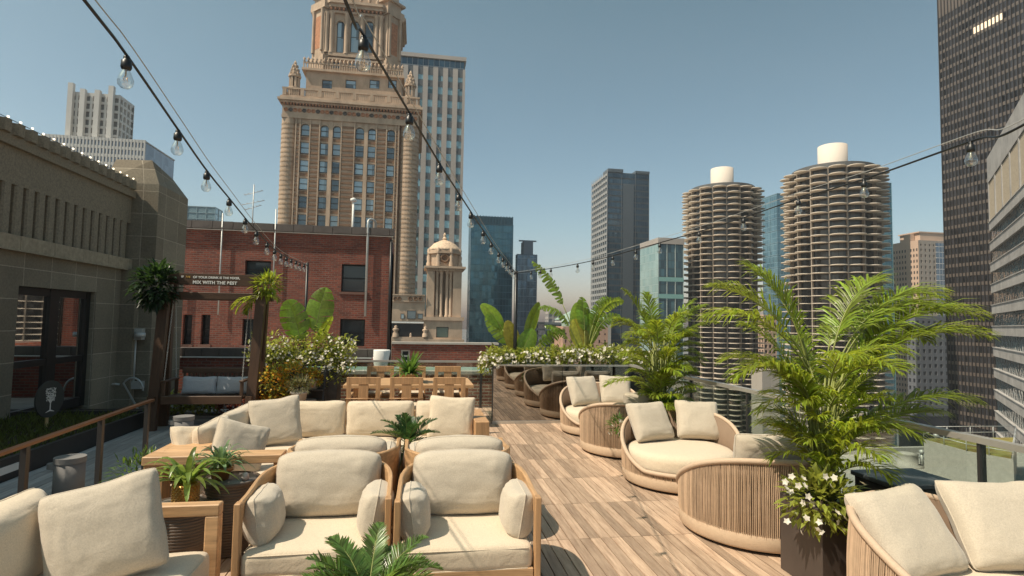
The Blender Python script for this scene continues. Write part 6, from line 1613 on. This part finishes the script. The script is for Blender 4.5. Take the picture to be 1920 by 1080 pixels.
# --- black steel tower on the right
XB = 218.0
yb_ = PX(1770, 400, XB).y
bt = thing('black_tower', 'tall black steel and glass tower cut by the right edge', 'tower', (XB+20, yb_-30, -105))
ztb = PX(1770, -14, XB).z
mb = MB(); mb.box(XB, XB+38, yb_-84, yb_, -105, ztb-.1); mb.build('glazing', G_('bronze_glass', (.012,.013,.017), (.085,.085,.10), (1.5,1.5,4.0), metal=.35, spread=.85, rough=.08), bt)
mb = MB(); z = ztb - 4*3; 
mb.box(XB-.15, XB-.005, yb_-84, yb_, ztb-10, ztb)
z = ztb-14
while z > -100: mb.box(XB-.12, XB-.005, yb_-84, yb_, z, z+1.35); z -= 4.0
mb.build('spandrels', mat('bronze_spandrel', (.135,.11,.095), rough=.45, var=.1), bt)
mb = MB(); y = yb_
while y > yb_-84: mb.box(XB-.55, XB-.151, y-.24, y, -105, ztb); y -= 1.5
mb.box(XB-.15, XB+38.1, yb_+.01, yb_+.4, -105, ztb)
mb.build('mullions', mat('black_steel', (.035,.03,.028), rough=.45), bt)
LIT, n1_, p1_, o1_ = newmat('lit_window'); p1_.inputs['Emission Color'].default_value = (1,.78,.5,1); p1_.inputs['Emission Strength'].default_value = 1.0; p1_.inputs['Base Color'].default_value = (.5,.4,.3,1)
zl = PX(1840, 60, XB-.1)
zrow = ztb-14 - 4.0*round((ztb-14-zl.z)/4.0)
for k in range(8):
    yy = zl.y - 1.5*k + 3; yy = yb_ - 1.5*round((yb_-yy)/1.5)
    mb = MB(); mb.box(XB-.1, XB-.02, yy-1.5+.03, yy-.27, zrow+1.4, zrow+3.95); mb.build('lit_window', LIT, bt)

# --- banded building at the right edge
e = AT(1860, 600, 110); d1 = -ray(1672, 612); d1.z = 0; d1.normalize(); d2 = Vector((-d1.y, d1.x, 0))
if d2.dot(RT) < 0: d2 = -d2
ang = math.atan2(d1.y, d1.x)
gb = thing('banded_building', 'pale grey building with slanting bands of rippled dark windows at the lower right edge', 'building', (e.x, e.y, -105), ang)
sgn = 1 if (Matrix.Rotation(ang, 3, 'Z') @ Vector((0,1,0))).dot(d2) > 0 else -1
Mb = Matrix.Translation((e.x, e.y, 0)) @ Matrix.Rotation(ang, 4, 'Z') @ Matrix.Diagonal((1, sgn, 1, 1))
ztg = AT(1861, 331, 110).z; fl_ = 4.05
GW = G_('rippled_glass', (.008,.02,.03), (.05,.11,.14), (1.8,1.8,4.05), metal=.35, spread=.8, rough=.03, bumpy=1.6)
mb = MB(Mb); mb.box(0, 62, .35, 30, -105, ztg-.2); mb.build('glazing', GW, gb)
mb = MB(Mb); z = ztg-10.5
WALLB = mat('band_concrete', (.40,.38,.36), rough=.8, var=.25, vs=.3)
while z > -60: mb.box(-.02, 62, 0, .35, z, z+1.75); mb.box(-.03, 62, -.12, -.001, z+1.6, z+1.76); z -= fl_
mb.box(-.02, 62, 0, .35, ztg-1.0, ztg)
mb.box(-.02, 62.0, .0, 30, ztg-.2+.21, ztg+4.0)
for x in (0, 8, 16, 24, 32, 40): mb.box(x, x+.7, .02, .34, ztg-8.7, ztg-1.0)
mb.build('bands', WALLB, gb)
mb = MB(Mb); x = .9
while x < 46: mb.box(x, x+.18, .12, .34, ztg-8.7, ztg-1.05); x += .75
mb.build('louvre_fins', mat('tan_fins', (.36,.31,.24), rough=.7), gb)


# --- neighbouring roof below the right guard
ZR = -10.0
nr = thing('neighbour_roof', 'lower neighbouring flat roof with pale parapet walls seen past the glass guard', 'building', (40, 35, ZR))
YE = PZ(1700, 847, ZR).y; mb = MB(); mb.box(16, 62, 8, YE, -105, ZR); mb.build('roof', PAVER, nr)
mb = MB(); mb.box(16, 16.5, 8, YE, ZR, ZR+.5); mb.box(16.5, 62, YE-.5, YE, ZR, ZR+.5)
ZS = -7.4
c1_, c2_, c3_, c4_ = PZ(1732, 824, ZS), PZ(1905, 822, ZS), PZ(1900, 862, ZS), PZ(1812, 846, ZS)
poly = [(p.x, p.y) for p in (c4_, c3_, c2_, c1_)]
mb.prism(poly, ZR, ZS); mb.build('parapet', CONC, nr)
cx_ = sum(p[0] for p in poly)/4; cy_ = sum(p[1] for p in poly)/4
inn = [(x+(cx_-x)*.06, y+(cy_-y)*.06) for x, y in poly]
mb = MB(); mb.prism(inn, ZS+.005, ZS+.12); mb.build('sedum_roof', mat('rusty_sedum', (.30,.17,.04), rough=.95, var=.5, vs=.8, bump=.4, bs=20, c2=(.20,.20,.05)), nr)
mb = MB()
for k in range(4):
    a = Vector((*poly[k], ZS)); b = Vector((*poly[(k+1)%4], ZS))
    for zz in (.55, 1.05): mb.tube([a+Vector((0,0,zz)), b+Vector((0,0,zz))], .03, 5)
    n_ = max(2, int((b-a).length/2.2))
    for j in range(n_): p = a.lerp(b, j/n_); mb.tube([p, p+Vector((0,0,1.05))], .03, 5)
mb.build('guard_rail', GALV, nr)
def rp_(px, py, z=ZR): return PZ(px, py, z)
q = rp_(1702, 873); f1 = thing('roof_fan', 'squat round white fan housing on the neighbouring roof', 'roof fan', (q.x, q.y, ZR)); mb = MB(); mb.lathe([(1.15,0),(1.15,.12),(.78,.18),(.78,1.0),(.82,1.05),(.3,1.15),(0,1.15)], (q.x,q.y,ZR), 28); mb.build('housing', CONC, f1)
q = rp_(1748, 873); f2 = thing('roof_fan', 'low rust stained round fan with wide hood on the neighbouring roof', 'roof fan', (q.x, q.y, ZR)); mb = MB(); mb.lathe([(.5,0),(.5,.5),(1.0,.55),(1.0,.75),(.5,1.0),(0,1.05)], (q.x,q.y,ZR), 28); mb.build('housing', GALV, f2)
q = rp_(1789, 873); f3 = thing('roof_unit', 'boxy beige cooling unit on the neighbouring roof', 'cooling unit', (q.x, q.y, ZR)); mb = MB(); mb.cbox(q.x-.9,q.x+.9,q.y-.7,q.y+.7,ZR+.15,ZR+1.45,.05); mb.box(q.x-.8,q.x-.6,q.y-.6,q.y+.6,ZR,ZR+.149); mb.box(q.x+.6,q.x+.8,q.y-.6,q.y+.6,ZR,ZR+.149); mb.build('casing', CONC, f3); mb = MB(); mb.lathe([(.5,0),(.5,.25),(0,.25)], (q.x,q.y,ZR+1.451), 20); mb.build('fan_hood', DARKM, f3)
for px, py, h_, lab in ((1757,876,2.6,'tall grey vent pipe beside the boxy cooling unit'),(1836,878,1.9,'grey vent pipe at the right of the neighbouring roof'),(1729,876,1.2,'short vent pipe between the two roof fans'),(1774,876,1.1,'short white tipped pipe before the cooling unit')):
    q = rp_(px, py); f4 = thing('vent_pipe', lab, 'vent pipe', (q.x, q.y, ZR)); mb = MB(); mb.tube([(q.x,q.y,ZR),(q.x,q.y,ZR+h_)], .13, 10); mb.build('pipe', GALV, f4); mb = MB(); mb.lathe([(.13,0),(.24,.05),(.2,.28),(0,.36)], (q.x,q.y,ZR+h_-.05), 12); mb.build('cap', GALV, f4)
q = rp_(1822, 878); ld = thing('roof_ladder', 'dark steel ladder standing on the neighbouring roof', 'ladder', (q.x, q.y, ZR)); mb = MB()
for dx_ in (-.3,.3): mb.tube([(q.x+dx_,q.y+.1,ZR),(q.x+dx_,q.y+.1,ZR+3.4)], .035, 6)
for k in range(10): mb.tube([(q.x-.3,q.y+.1,ZR+.3+.33*k),(q.x+.3,q.y+.1,ZR+.3+.33*k)], .025, 5)
mb.build('frame', DARKM, ld)
# --- the city's summer haze
hz = MB(); hz.box(-420, 520, -60, 620, -106, 320)
HZ, nh, ph, oh = newmat('haze'); nh.nodes.remove(ph)
pv = N(nh, 'ShaderNodeVolumePrincipled'); pv.inputs['Color'].default_value = (.80,.84,.88,1); pv.inputs['Density'].default_value = .00025; pv.inputs['Anisotropy'].default_value = .2
nh.links.new(pv.outputs[0], oh.inputs['Volume'])
tag(hz.build('haze', HZ), kind='stuff')
